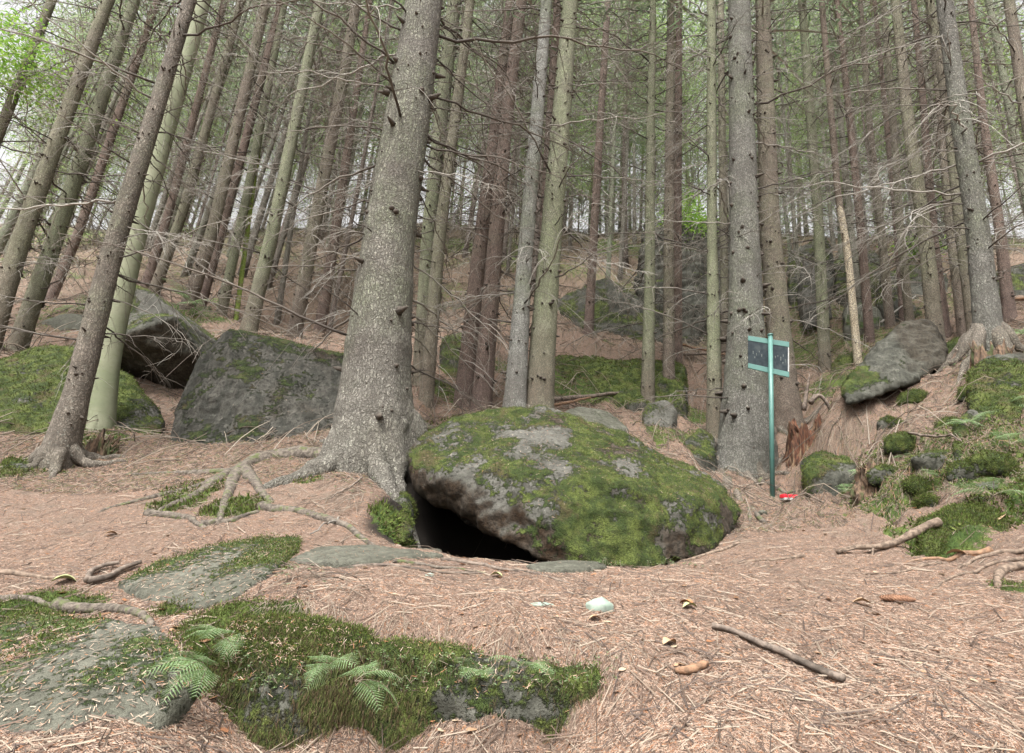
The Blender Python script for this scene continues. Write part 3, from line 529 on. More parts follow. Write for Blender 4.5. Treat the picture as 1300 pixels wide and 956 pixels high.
rock([[(1215,640,3.7),(1240,616,3.8),(1268,610,3.85),(1295,620,3.8),(1330,640,3.8),(1320,660,3.6),(1230,655,3.65),(1290,625,4.6),(1235,630,4.5)]], M_ROCK, 'grey rounded stone behind the dark moss cushion on the right', .016, 5, (.03, .012, .005), 77, moss=(.0, .1), tuft=3000, needles=1200)
rock([[(1228,480,4.9),(1250,455,5.0),(1300,450,4.9),(1340,480,4.6),(1330,540,4.2),(1262,545,4.3),(1240,520,4.5),(1320,470,5.6),(1250,480,5.5)]], M_ROCKD, 'mossy rock shoulder on the right bank below the rotten root snag', .022, 4, (.07, .04, .012), 78, moss=(.5, .2), tuft=20000, th=.016, rustf=lambda V, N: .7 * sstep(fbm(V, 3, 3, 6), .0, .3))
rock([[(1212,540,4.35),(1232,520,4.5),(1256,530,4.45),(1262,570,4.15),(1245,592,3.95),(1215,590,3.98),(1250,540,4.9),(1220,545,4.9)]], M_ROCK, 'grey-green upright rock end below the mossy rock shoulder', .016, 3, (.03, .02, .006), 79, moss=(.25, .2), tuft=5000)
g = np.random.default_rng(77)
for k, (px, py, sz) in enumerate([(1128,598,.13),(1165,612,.10),(1190,582,.15),(1225,602,.11),(1145,560,.14),(1205,535,.12),(1100,628,.09),(1262,590,.12),(1180,640,.08),(1130,540,.10),(1160,500,.12),(1240,500,.13)]):
    c = hit(px, py); c.z -= sz * .38; H = [(c.x + sz * g.uniform(.9, 1.5) * math.cos(a), c.y + sz * g.uniform(.6, 1) * math.sin(a), c.z + z) for z in (-sz * .6, sz * .25) for a in np.linspace(0, 5.4, 6)] + [(c.x + g.uniform(-.3, .3) * sz, c.y, c.z + sz * .75), (c.x - sz * .4, c.y, c.z + sz * .5)]
    rock([H], M_ROCKD, 'small mossy stone half buried in the rough right bank', .014, 3, (.02, .014, .005), 200 + k, moss=(.62, .2), raw=True, name='stone', cat='stone', tuft=4500, th=.012, tw=.004, group='small stones in the right bank')
# foreground slabs
FS = lambda L, dy=0: [(a, b, c) for a, b, c in L]
def slab(px_list, lift, thick, **k):
    H = []
    for px, py in px_list:
        p = hit(px, py); H += [(p.x, p.y, p.z + lift), (p.x, p.y, p.z - thick)]
    c = hit(sum(a for a, b in px_list) / len(px_list), sum(b for a, b in px_list) / len(px_list)); H.append((c.x, c.y, c.z + lift * 2.0))
    return rock([H], raw=True, **k)
slab([(150,745),(200,722),(270,702),(330,690),(378,688),(380,700),(340,735),(300,765),(250,778),(190,765)], .014, .12, mat=M_ROCKP, label='flat mossy green rock slab in the left foreground beside the forked stick', voxel=.011, smooth=5, amp=(.02, .012, .004), seed=81, moss=(.5, .1), tuft=30000, th=.008, tw=.0035, needles=4000, name='rock_slab', cat='rock slab')
slab([(-60,800),(0,785),(120,790),(200,800),(232,835),(250,880),(200,930),(60,940),(-80,930)], .008, .12, mat=M_ROCKP, label='flat grey slab with scattered needles in the bottom left corner', voxel=.011, smooth=5, amp=(.02, .012, .004), seed=82, moss=(.36, .12), tuft=30000, th=.008, tw=.0035, needles=4000, name='rock_slab', cat='rock slab')
slab([(365,712),(400,700),(470,697),(560,701),(562,710),(480,717),(380,718)], .012, .08, mat=M_ROCKP, label='thin strip of bare grey rock in the path, left of the boulder hollow', voxel=.010, smooth=4, amp=(.01, .006, .003), seed=83, moss=(-.1, .1), needles=1200, name='rock_slab', cat='rock slab')
slab([(668,722),(700,716),(750,716),(770,722),(730,727),(680,727)], .012, .06, mat=M_ROCKP, label='small bare rock strip directly below the front of the big boulder', voxel=.009, smooth=4, amp=(.006, .005, .002), seed=84, moss=(-.2, .1), needles=300, name='rock_slab', cat='rock slab')
slab([(0,592),(10,585),(38,590),(35,602),(0,606)], .03, .06, mat=M_ROCK, label='little mossy stone at the left edge near the dark leaning spruce foot', voxel=.015, smooth=3, amp=(.01, .006, .003), seed=85, moss=(.6, .1), tuft=3000, name='stone', cat='stone')
# moss bank at the bottom
def bank(pts3, dz=.03, **k): return rock([[W(*p) - Vector((0, 0, dz)) for p in pts3]], raw=True, **k)
bank([(450,812,1.90),(560,806,1.91),(680,822,1.87),(775,838,1.81),(800,862,1.76),(800,920,1.75),(700,970,1.75),(520,980,1.8),(445,940,1.84),(440,860,1.85),(600,850,1.83),(500,835,2.2),(770,860,2.1),(480,960,2.2),(760,960,2.1)],
     mat=M_ROCKD, label='dark mossy rock face dropping away at the bottom centre edge', voxel=.010, smooth=5, amp=(.04, .022, .007), seed=91, moss=(.52, .15), tuft=60000, th=.008, tw=.0028, needles=5000, hang=M_MOSSB, name='rock_face', cat='rock face')
bank([(300,785,1.99),(345,780,2.01),(420,788,1.97),(465,806,1.91),(470,850,1.87),(460,940,1.88),(310,970,1.84),(282,900,1.84),(288,830,1.89),(360,830,1.88),(430,840,1.87),(420,815,2.3),(320,815,2.3),(300,930,2.1),(440,930,2.1)],
     mat=M_ROCKD, label='bulging bank thick with green and brown moss in the lower left foreground', voxel=.010, smooth=7, amp=(.05, .02, .008), seed=92, moss=(.85, .0), tuft=90000, th=.009, tw=.0028, needles=9000, hang=M_MOSSB, name='moss_bank', cat='moss bank')
bank(dz=0, pts3=[(490,650,3.75),(512,625,4.0),(522,645,3.95),(524,680,3.5),(512,692,3.3),(492,672,3.5),(524,650,4.3),(500,655,4.2)],
     mat=M_ROCKD, label='mossy block bracing the left end of the big boulder over the hollow', voxel=.014, smooth=4, amp=(.03, .02, .006), seed=93, moss=(.5, .1), tuft=9000, th=.012, tw=.004)
print('rocks', time.time() - T0)

# ------------------------------------------------------------------ litter on the ground
def not_hol(P): return ~((P[:, 1] > 3.2) & (P[:, 1] < 4.8) & (P[:, 0] > -.85) & (P[:, 0] < .55))
def keep_open(P):
    m = moss_at(P); hol = (P[:, 1] > 3.3) & (P[:, 1] < 4.8) & (P[:, 0] > -.75) & (P[:, 0] < .5); return ~hol & (RNG.random(len(P)) < .45 + .6 * sstep(fbm(P, 2.3, 4, 123), -.35, .15)) & (m < .45 + .3 * RNG.random(len(P)))
scatter_strips('needle_litter', 540000, (-1.05, 1.1), (1.2, 8), (.005, .015), (.0007, .0012), M_NEEDLE, .002, keep_open, .25, kind='stuff', label='layer of dry orange spruce needles over the path and slope')
scatter_strips('twig_litter', 9500, (-1.05, 1.1), (1.2, 14), (.02, .13), (.0016, .0038), M_STICK, .004, not_hol, .12, kind='stuff', label='small dead twigs strewn over the needles')
def leaf_litter():
    n = 600; y = 1 / (1 / 8 + RNG.random(n) * (1 / 1.7 - 1 / 8)); x = (RNG.random(n) * 2.1 - 1.0) * y; mb = MB()
    P = np.stack([x, y, ground_z(x, y) + .006], 1); th = RNG.random(n) * 6.28; s = .007 + .014 * RNG.random(n) ** 2
    a = np.stack([np.cos(th), np.sin(th), .4 * (RNG.random(n) - .3)], 1) * s[:, None]; b = np.stack([-np.sin(th), np.cos(th), .5 * (RNG.random(n) - .3)], 1) * s[:, None] * .6
    V = np.stack([P - a, P - .3 * a + b, P + .5 * a + b * .8, P + a, P + .5 * a - b * .8, P - .3 * a - b], 1).reshape(-1, 3); k = np.arange(n)[:, None] * 6
    mb.add(V, Q=np.concatenate([k + [0, 1, 2, 3], k + [0, 3, 4, 5]])); link('leaf_litter', mb.mesh('leaf_litter', False), M_LITL, kind='stuff', label='dry brown leaves scattered on the needles')
leaf_litter()
scatter_strips('brown_litter', 190000, (-1.05, 1.15), (3.9, 15), (.012, .05), (.0014, .0028), M_BRL, .003, not_hol, .45, kind='stuff', label='brown twiggy litter over the slopes behind the path')
def ground_moss():
    n = 700000; y = 1 / (1 / 12 + RNG.random(n) * (1 / 1.5 - 1 / 12)); x = (RNG.random(n) * 2.3 - 1.1) * y
    P0 = np.stack([x, y, y * 0], 1); m = moss_at(P0); k = m > .36 + .25 * RNG.random(n); P = P0[k]; P[:, 2] = ground_z(P[:, 0], P[:, 1]); e = .01
    gxn = (ground_z(P[:, 0] + e, P[:, 1]) - P[:, 2]) / e; gyn = (ground_z(P[:, 0], P[:, 1] + e) - P[:, 2]) / e
    N = np.stack([-gxn, -gyn, gxn * 0 + 1], 1); N /= np.linalg.norm(N, axis=1)[:, None]
    near = P[:, 1] < 3.2
    mb = MB(); tufts(P[near], N[near], int(near.sum()), .009, .003, mb, 2, 1.2)
    if (~near).any(): tufts(P[~near], N[~near], int((~near).sum()), .028, .010, mb, 1, 1.4)
    print('ground moss', int(k.sum())); link('moss', mb.mesh('ground_moss', False), M_MOSS, kind='stuff', label='green moss carpet in patches on the ground')
ground_moss()
print('litter', time.time() - T0)

# ------------------------------------------------------------------ branches
def branch_mesh(seed, L=1.3, k=5, subs=True, droop=.25, r0=.011):
    g = np.random.default_rng(seed); mb = MB(); n = 16; t = np.linspace(0, 1, n)
    up = g.uniform(-.35, .25); 
    x = t * L; y = np.cumsum(g.normal(size=n)) * .012 * L; z = up * L * t - droop * L * t ** 2.2 + np.cumsum(g.normal(size=n)) * .006
    P = np.stack([x, y, z], 1); P[0] = 0; mb.tube(P, r0 * (1 - t) ** .8 + .0012, k)
    if subs:
        q = 0
        for f in np.arange(.14, .97, .065):
            q += 1; i = f * (n - 1); a = int(i); o = P[a] + (P[min(a + 1, n - 1)] - P[a]) * (i - a)
            if g.random() < .22: continue
            l = L * g.uniform(.14, .42) * (1.15 - f * .6); s = 1 if q % 2 else -1; an = s * g.uniform(.5, 1.15)
            m = 8; tt = np.linspace(0, 1, m); d = np.array([math.cos(an), math.sin(an)]); cur = g.uniform(.15, 1.2)
            c = o + np.stack([d[0] * l * tt, d[1] * l * tt, -cur * l * tt ** 1.7 + g.uniform(-.1, .25) * l * tt], 1) + np.cumsum(g.normal(size=(m, 3)), 0) * .006
            c[0] = o; mb.tube(c, .0024 * (1 - tt) + .0009, 4, cap=False)
            for ff in (.35, .55, .75):
                if g.random() < .55:
                    a2 = int(ff * (m - 1)); o2 = c[a2]; l2 = l * g.uniform(.25, .5); an2 = an + g.choice([-1, 1]) * g.uniform(.5, 1); t3 = np.linspace(0, 1, 5)
                    c2 = o2 + np.stack([math.cos(an2) * l2 * t3, math.sin(an2) * l2 * t3, -g.uniform(.2, 1.2) * l2 * t3 ** 1.6], 1) + np.cumsum(g.normal(size=(5, 3)), 0) * .004
                    c2[0] = o2; mb.tube(c2, .0018 * (1 - t3) + .0008, 3, cap=False)
    me = mb.mesh('branch'); return me
BR = [];
for s in range(14):
    me = branch_mesh(100 + s, .9 + .12 * s if s < 9 else .5 + .1 * (s - 9), droop=.06 + .035 * (s % 6), r0=.0058 + .0005 * s if s < 9 else .0045, subs=s not in (9, 11)); me.materials.append([M_BR, M_BR, M_BR2, M_BR3, M_BR][s % 5]); BR.append(me)
def curl_mesh(seed):
    g = np.random.default_rng(seed); mb = MB(); 
    for q in range(3 if seed % 2 else 1):
        n = 14; t = np.linspace(0, 1, n); L = g.uniform(.35, .8); a = g.uniform(-.5, .5)
        P = np.stack([L * np.sin(t * g.uniform(1.6, 2.4)) * .8, a * t * L, -L * .75 * t ** 2 + g.uniform(.0, .25) * t * L], 1) + np.cumsum(g.normal(size=(n, 3)), 0) * .007; P -= P[0]
        mb.tube(P, .0034 * (1 - t) + .0011, 4)
        for f in (4, 7, 10):
            o = P[f]; tt = np.linspace(0, 1, 5); l = g.uniform(.1, .25); an = g.uniform(-2, 2)
            c = o + np.stack([math.cos(an) * l * tt, math.sin(an) * l * tt, -l * tt ** 1.5 * .8], 1); mb.tube(c, .002 * (1 - tt) + .0009, 3, cap=False)
    me = mb.mesh('curled_branch'); me.materials.append(M_BR2); return me
CURL = [curl_mesh(s) for s in range(300, 308)]

# ------------------------------------------------------------------ trunks
def pathfit(pts, n):
    P = np.array([list(p) for p in pts]); z = P[:, 2]; zz = np.linspace(z[0], z[-1], n)
    X = np.interp(zz, z, P[:, 0]); Yv = np.interp(zz, z, P[:, 1])
    for _ in range(max(1, n // 14)):
        X[1:-1] = (X[:-2] + X[1:-1] * 2 + X[2:]) / 4; Yv[1:-1] = (Yv[:-2] + Yv[1:-1] * 2 + Yv[2:]) / 4
    return np.stack([X, Yv, zz], 1)
def trunk(parent, ptsW, rads, kind, H, flare, sides, seed, knots=True, step=.05):
    """ptsW: measured axis points (world), rads there; continues up to height H above the base. Returns the axis and radius functions"""
    base = ptsW[0]; d = (ptsW[-1] - ptsW[-2]).normalized(); top = ptsW[-1] + d * max(.5, H - (ptsW[-1].z - base.z)) 
    P = list(ptsW) + [top]; rr = list(rads) + [max(rads[-1] * .25, .01)]
    zf = np.array([p.z for p in P]) - base.z; n = int(min(170, max(24, H / step / 1.6)))
    u_ = np.linspace(0, 1, n) ** 1.35; zz = u_ * zf[-1]; A = pathfit(P, 200); A[:, 2] -= base.z
    X = np.interp(zz, A[:, 2], A[:, 0]) - base.x; Yv = np.interp(zz, A[:, 2], A[:, 1]) - base.y
    rd = np.interp(zz, zf, rr); th = np.arange(sides) * 2 * np.pi / sides; g = np.random.default_rng(seed)
    Z, TH = np.meshgrid(zz, th, indexing='ij'); RD = np.repeat(rd[:, None], sides, 1)
    lob = sum(np.cos(k * TH + g.uniform(0, 6.28)) * a for k, a in ((3, .5), (5, .35), (7, .22)))
    e = np.exp(-Z / (.16 + rr[0] * .5)); RD = RD * (1 + flare * e * (.55 + .55 * lob))
    S = np.stack([np.cos(TH).ravel() * 2, np.sin(TH).ravel() * 2, Z.ravel() * 1.5 + seed], 1); RD *= 1 + .045 * fbm(S, 1.0, 3, seed).reshape(RD.shape)
    # low burrs where the branch whorls grew
    for w in np.arange(.4, zf[-1], g.uniform(.42, .55)): RD *= 1 + .035 * np.exp(-((Z - w) / .05) ** 2)
    zb = Z.copy(); zb[0] -= .35 + rr[0]
    V = np.stack([X[:, None] + RD * np.cos(TH), Yv[:, None] + RD * np.sin(TH), zb], -1).reshape(-1, 3)
    V[:, 0] += 0; i = np.arange(n - 1)[:, None] * sides; j = np.arange(sides)[None]; j2 = (j + 1) % sides
    Q = np.stack([i + j, i + j2, i + sides + j2, i + sides + j], -1).reshape(-1, 4); mb = MB(); mb.add(V, Q)
    vis = min(zf[-1], (ptsW[-1].z - base.z) + .3)
    ax = lambda z: (float(np.interp(z, zz, X)), float(np.interp(z, zz, Yv)), float(np.interp(z, zz, rd)))
    if knots:
        w = .35
        while w < vis:
            for _ in range(g.integers(4, 8)):
                z = w + g.normal() * .03; a = g.uniform(0, 6.28); x, y, r = ax(z); s = min(.022, max(.007, r * .11)) * g.uniform(.7, 1.4); l = g.choice([.6, .9, 1.4, 3.5]) * s + .012
                c = np.array([x + math.cos(a) * (r - .01), y + math.sin(a) * (r - .01), z]); dv = np.array([math.cos(a), math.sin(a), g.uniform(-.3, .3)])
                mb.tube(np.stack([c, c + dv * (.012 + l * .5), c + dv * (.012 + l)]), [s * 1.25, s * .8, s * .35], 6, m=1)
            for _ in range(5):
                z = w + g.uniform(.08, .4); a = g.uniform(0, 6.28); x, y, r = ax(z); s = min(.013, r * .10) * g.uniform(.6, 1.2)
                c = np.array([x + math.cos(a) * (r - .01), y + math.sin(a) * (r - .01), z]); dv = np.array([math.cos(a), math.sin(a), 0]); mb.tube(np.stack([c, c + dv * (.014 + s)]), [s, s * .5], 5, m=1)
            w += g.uniform(.28, .46)
    me = mb.mesh('trunk'); me.materials.append(BARK[kind]); me.materials.append(M_KNOT); o = bpy.data.objects.new('trunk', me); COL.objects.link(o); o.parent = parent
    return ax, vis
def proj(p):
    c = MW.transposed() @ p; return Vector((F * c.x / -c.z, F * c.y / -c.z))
def px2r(wpx, p, tr=False):
    h = p.cross(Vector((0, 0, 1))).normalized(); d = (proj(p + h * .1) - proj(p - h * .1)).length / .2; k = 1
    if tr:
        a = (proj(p + Vector((0, 0, .1))) - proj(p)).normalized(); k = abs(a.y)
    return wpx / 2 / d * k
ALLT = []; NEARCR = []
for ti, (pp, ww, Y, kind, label, nb) in enumerate(TREES):
    P = [W(a, b, Y) for a, b in pp]; rad = [px2r(w, p, True) for w, p in zip(ww, P)]
    g = gz(P[0].x, P[0].y); P[0] = Vector((P[0].x, P[0].y, min(P[0].z, g) if abs(P[0].z - g) < .4 else P[0].z))
    name = {'beech': 'beech_tree', 'moss': 'sapling'}.get(kind, 'spruce_tree'); cat = {'beech': 'beech tree', 'moss': 'sapling'}.get(kind, 'spruce tree')
    t = link(name, None, loc=P[0], label=label, category=cat, group=None if kind in ('beech', 'moss') else 'spruces standing close by')
    H = max(P[-1].z - P[0].z + 1, 15 if Y < 8 else 13); big = kind in ('main', 'scaly')
    fl = {'main': .36, 'scaly': .30, 'grey': .35, 'moss': 0}.get(kind, .22)
    kd = kind; ax, vis = trunk(t, P, rad, kd, H if kind != 'moss' else P[-1].z - P[0].z + .3, fl, 44 if kind == 'main' else 28 if big else 20, 400 + ti * 7, kind not in ('beech', 'moss'), .03 if big else .05)
    g = np.random.default_rng(900 + ti)
    if kind not in ('beech', 'moss'): NEARCR.append((t, P, ti))
    nbr = int(nb * 2.7)
    for b in range(nbr):
        z = .9 + (vis - .9) * ((b + g.random()) / nbr) ** .9; x, y, r = ax(z); a = g.uniform(0, 6.28)
        if math.sin(a) < -.5 and g.random() < .7: a = -a
        me = BR[g.integers(0, 14)]; sc = g.uniform(.7, 1.2) * (1.0 if Y < 7 else 1.15); lowz = z < 2.0
        if g.random() < (.4 if lowz else .16): me = CURL[g.integers(0, 8)]; sc = g.uniform(.8, 1.3)
        if kind == 'beech': me = BR[[9, 11][b % 2]]; sc = .6
        if big and g.random() < .35: sc *= 1.35
        o = bpy.data.objects.new('branch', me); COL.objects.link(o); o.parent = t
        o.location = (x + math.cos(a) * r * .93, y + math.sin(a) * r * .93, z); o.rotation_euler = (g.uniform(-.3, .3), g.uniform(-.3, .25), a); o.scale = (sc,) * 3
    ALLT.append((t, P[0], rad[0], ax))
TREE_BY = {tr[4]: ALLT[k] for k, tr in enumerate(TREES)}
print('near trees', time.time() - T0)

# ------------------------------------------------------------------ far forest: trunk + dead twigs + crown, shared meshes
def far_trunk(seed):
    g = np.random.default_rng(seed); n = 16; z = np.linspace(-.4, 17, n); b = g.uniform(-.25, .25)
    P = np.stack([b * np.sin(z / 17 * 3.1), g.uniform(-.2, .2) * np.sin(z / 17 * 3.1), z], 1); mb = MB(); r = .105 * (1 - np.clip(z, 0, 17) / 17 * .85); r[0] *= 1.3; mb.tube(P, r, 9)
    for w in np.arange(.5, 12, .45):
        for _ in range(3):
            a = g.uniform(0, 6.28); x, y, rr = [np.interp(w, z, q) for q in (P[:, 0], P[:, 1], r)]; c = np.array([x + math.cos(a) * rr * .9, y + math.sin(a) * rr * .9, w]); mb.tube(np.stack([c, c + [math.cos(a) * .05, math.sin(a) * .05, 0]]), [.016, .006], 4, m=1, cap=False)
    return mb, P
def far_twigs(seed):
    g = np.random.default_rng(seed); mb = MB()
    for w in np.arange(.5, 8.5, .2):
        a = g.uniform(0, 6.28); L = g.uniform(.5, 1.5); n = 6; t = np.linspace(0, 1, n); up = g.uniform(-.25, .3)
        rr = t * L; z = w + up * rr - .35 * L * t ** 2; b = a + g.uniform(-.25, .25) * t; P = np.stack([np.cos(b) * rr, np.sin(b) * rr, z], 1); mb.tube(P, .006 * (1 - t) + .0020, 3, cap=False)
        for f in (1, 2, 3, 4):
            for s in (-1, 1):
                if g.random() < .35: continue
                l = L * g.uniform(.15, .4); an = a + s * g.uniform(.5, 1.2); o = P[f]; tt = np.linspace(0, 1, 4)
                mb.tube(o + np.stack([np.cos(an) * l * tt, np.sin(an) * l * tt, -g.uniform(.2, 1.1) * l * tt ** 1.5], 1), .0025 * (1 - tt) + .0013, 3, cap=False)
    return mb.mesh('far_twigs')
def crown(seed, z0=7.5, z1=17.5, R0=1.8, n=2000, broad=False):
    g = np.random.default_rng(seed); mb = MB()
    if not broad:
        nb = 90; V = []; 
        for b in range(nb):
            f = (b + g.random()) / nb; z = z0 + (z1 - z0) * f; L = R0 * (1 - f) ** .7 * g.uniform(.55, 1.1) * min(1, .55 + f * 3) + .15; a = g.uniform(0, 6.28); m = n // nb
            t = g.random(m) ** .8; r = t * L; side = g.normal(size=m) * .16 * L * (1.05 - t); zz = z + .12 * r - .35 * L * t ** 2 - g.random(m) ** 1.5 * .42
            c = np.stack([np.cos(a) * r - np.sin(a) * side, np.sin(a) * r + np.cos(a) * side, zz], 1)
            d = g.normal(size=(m, 3)) * [.6, .6, .3] + [math.cos(a) * .5, math.sin(a) * .5, -.8]; d /= np.linalg.norm(d, axis=1)[:, None]; s = np.cross(d, g.normal(size=(m, 3))); s /= np.linalg.norm(s, axis=1)[:, None]
            l = g.uniform(.05, .17, m)[:, None]; w = g.uniform(.008, .02, m)[:, None]; V.append(np.stack([c - s * w, c + s * w, c + d * l + s * w * .3, c + d * l - s * w * .3], 1))
            tb = np.linspace(0, 1, 4); mb.tube(np.stack([np.cos(a) * L * tb, np.sin(a) * L * tb, z + .12 * L * tb - .35 * L * tb ** 2], 1), .012 * (1 - tb) + .003, 3, m=1, cap=False)
        V = np.concatenate(V).reshape(-1, 3); mb.add(V, np.arange(len(V)).reshape(-1, 4))
    else:
        V = []
        for b in range(60):
            c0 = g.normal(size=3) * [R0 * .55, R0 * .55, (z1 - z0) * .25] + [0, 0, (z0 + z1) / 2]; m = n // 60
            c = c0 + g.normal(size=(m, 3)) * [.5, .5, .16]; d = g.normal(size=(m, 3)) * [1, 1, .35]; d /= np.linalg.norm(d, axis=1)[:, None]; s = np.cross(d, g.normal(size=(m, 3)) * .3 + [0, 0, 1]); s /= np.linalg.norm(s, axis=1)[:, None]
            l = g.uniform(.04, .08, m)[:, None]; w = l * .36; V.append(np.stack([c - d * l, c + s * w, c + d * l, c - s * w], 1))
            tb = np.linspace(0, 1, 5)[:, None]; o = np.array([0, 0, c0[2] - g.uniform(.5, 1.5)]); mb.tube(o + (c0 - o) * tb + [0, 0, .2] * np.sin(tb * 3.1), .02 * (1 - tb[:, 0]) + .004, 4, m=1, cap=False)
        V = np.concatenate(V).reshape(-1, 3); mb.add(V, np.arange(len(V)).reshape(-1, 4))
    me = mb.mesh('crown', False); me.materials.append(M_BFOL if broad else M_NFOL); me.materials.append(M_FARTW); return me
FT = []
FB = {'red': bark('bark_far_red', (.30,.245,.21), (.23,.18,.15), (.26,.24,.19), .3), 'brown': bark('bark_far_brown', (.33,.295,.25), (.25,.22,.185), (.28,.28,.21), .5),  # lightened copies of the near barks, painting in the background's airy brightness
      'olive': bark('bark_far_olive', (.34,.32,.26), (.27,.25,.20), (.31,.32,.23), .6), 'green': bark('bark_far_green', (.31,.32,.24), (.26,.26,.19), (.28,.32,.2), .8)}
for s in range(5):
    mb, _ = far_trunk(s + 1)
    for kd in ('red', 'olive', 'green', 'brown'):
        me = mb.mesh('trunk'); me.materials.append(FB[kd]); me.materials.append(M_KNOT); FT.append((me, kd))
TW = []
for s in range(6): me = far_twigs(50 + s); me.materials.append(M_FARTW); TW.append(me)
CR = [crown(70 + s, 5.2 + s % 3, 17.3) for s in range(5)]; CB = [crown(90 + s, 3.5, 11, 2.6, 7000, True) for s in range(3)]
for t, P, ti in NEARCR:  # upper crowns, mostly above the frame, put in to shade the ground
    if ti % 3: continue
    d = (P[-1] - P[0]); k = 7.8 / d.z if d.z else 1; o = link('crown', CR[ti % 5], parent=t); o.location = (d.x * k * .8, d.y * k * .8, 1.2); o.rotation_euler.z = ti; o.scale = (1.35, 1.35, 1)
FARLAB = {'red': 'distant thin reddish spruce in the crowd of stems up the slope', 'olive': 'distant thin olive spruce in the crowd of stems up the slope',
          'green': 'distant thin greenish spruce in the crowd of stems up the slope', 'brown': 'distant thin brown spruce in the crowd of stems up the slope'}
g = np.random.default_rng(5); placed = [(a[1].x, a[1].y) for a in ALLT]; nf = 0; tries = 0
while nf < 200 and tries < 6000:
    tries += 1; px = g.uniform(-60, 1360); Y = 10.2 + 19 * g.random() ** 1.1 if nf < 165 else g.uniform(22, 48); q = W(px, 400, Y); x = q.x
    if any((x - a) ** 2 + (Y - b) ** 2 < (.75 if Y < 20 else 1.0) ** 2 for a, b in placed): continue
    if Y < 12.5 and 640 < px < 930: continue
    if 815 < px < 935 and Y < 14: continue
    placed.append((x, Y)); z = gz(x, Y); me, kd = FT[g.integers(0, len(FT))]
    t = link('spruce_tree', None, loc=(x, Y, z), label=FARLAB[kd], category='spruce tree', group=FARLAB[kd].replace('distant thin', 'distant').replace('spruce in', 'spruces in'))
    s = g.uniform(.7, 1.15); th = g.uniform(.45, .95); t.rotation_euler = (g.uniform(-.03, .03), g.uniform(-.01, .04) + (.06 if px < 350 else 0), g.uniform(0, .4)); 
    o = link('trunk', me, parent=t); o.scale = (th, th, s)
    o = link('dead_twigs', TW[g.integers(0, 6)], parent=t, kind='stuff'); o.rotation_euler.z = g.uniform(0, 6.28); o.scale = (1.1, 1.1, s)
    cr_ = CR[g.integers(0, 5)]; ca = g.uniform(0, 6.28); nf += 1
    if Y > 15 or g.random() < .5: o = link('crown', cr_, parent=t); o.rotation_euler.z = ca; o.scale = (1.15, 1.15, s)
BL = ['pale green broadleaf tree glowing behind the spruces above the needle mound', 'pale green broadleaf tree behind the spruces above the dark rock wall', 'pale green broadleaf tree behind the slim spruces at upper right', 'pale green broadleaf tree far behind the spruces left of the thickest trunk', 'pale green broadleaf tree at the top behind the sign spruce', 'green broadleaf tree peeking in behind the spruces at the upper right edge', 'green broadleaf tree behind the leaning stems at upper left', 'tall pale broadleaf tree just right of the green-topped spruce, far behind', 'tall pale broadleaf tree showing left of the lone spruce on the mound', 'tall pale broadleaf tree far behind the bare cream stem', 'tall pale broadleaf tree far behind the brown crooked spruce']
for k, (px, Y, s) in enumerate([(775, 19, 1.25), (880, 21, 1.1), (1110, 20, 1.2), (440, 22, 1.3), (1010, 24, 1.3), (1270, 15, 1.0), (150, 20, 1.1), (800, 27, 1.9), (720, 25, 1.8), (1070, 27, 1.8), (400, 27, 1.8)]):
    q = W(px, 400, Y); z = gz(q.x, Y); t = link('broadleaf_tree', None, loc=(q.x, Y, z - .3), label=BL[k], category='broadleaf tree')
    o = link('trunk', FT[2][0], parent=t); o.scale = (1, 1, .5); o = link('crown', CB[k % 3], parent=t); o.rotation_euler.z = k; o.scale = (s, s, s)
SH = ['far crest between the left spruces', 'slope behind the crooked brown spruce', 'slope seen right of the thickest trunk', 'gap left of the pale grey spruce', 'gap right of the green-topped spruce', 'crest behind the lone spruce on the mound', 'crest left of the narrow twin trunks', 'top of the slope right of the slender spruce', 'crest behind the sign spruce', 'gap behind the green-stemmed slim spruce', 'crest behind the bare cream stem', 'slope behind the slanting grey rock', 'crest left of the thick right spruce', 'slope at the right photo edge', 'slope at the far left photo edge', 'gap between the leaning left stems']
for k, (px, Y) in enumerate([(215, 19), (385, 21), (560, 20), (640, 22), (735, 21), (790, 24), (835, 21), (885, 19), (1000, 21), (1050, 19), (1085, 23), (1130, 20), (1210, 19), (1290, 18), (20, 18), (110, 19)]):
    q = W(px, 400, Y); z = gz(q.x, Y); t = link('bush', None, loc=(q.x, Y, z), label='pale green leafy bush on the ' + SH[k] if not SH[k].startswith('gap') else 'pale green leafy bush in the ' + SH[k], category='bush')
    s = g.uniform(.65, .95); o = link('foliage', CB[k % 3], parent=t); o.location = (0, 0, -3.2 * s); o.rotation_euler.z = k * 1.3; o.scale = (s, s, s)
for k in range(16):
    px = (-20, 60, 180, 250, 330, 400, 590, 620, 700, 760, 850, 1010, 1070, 1160, 1230, 1310)[k]; Y = 15 + (k * 7 % 11); q = W(px, 400, Y); z = gz(q.x, Y); t = link('broadleaf_tree', None, loc=(q.x, Y, z - .3), label='pale green leafy young tree mixed in among the far spruce stems', category='broadleaf tree', group='young leafy trees among the far spruces')
    s = g.uniform(.7, 1.1); o = link('trunk', FT[2][0], parent=t); o.scale = (.45, .45, .42 * s); o = link('crown', CB[k % 3], parent=t); o.rotation_euler.z = k * .7; o.scale = (.75 * s, .75 * s, s)
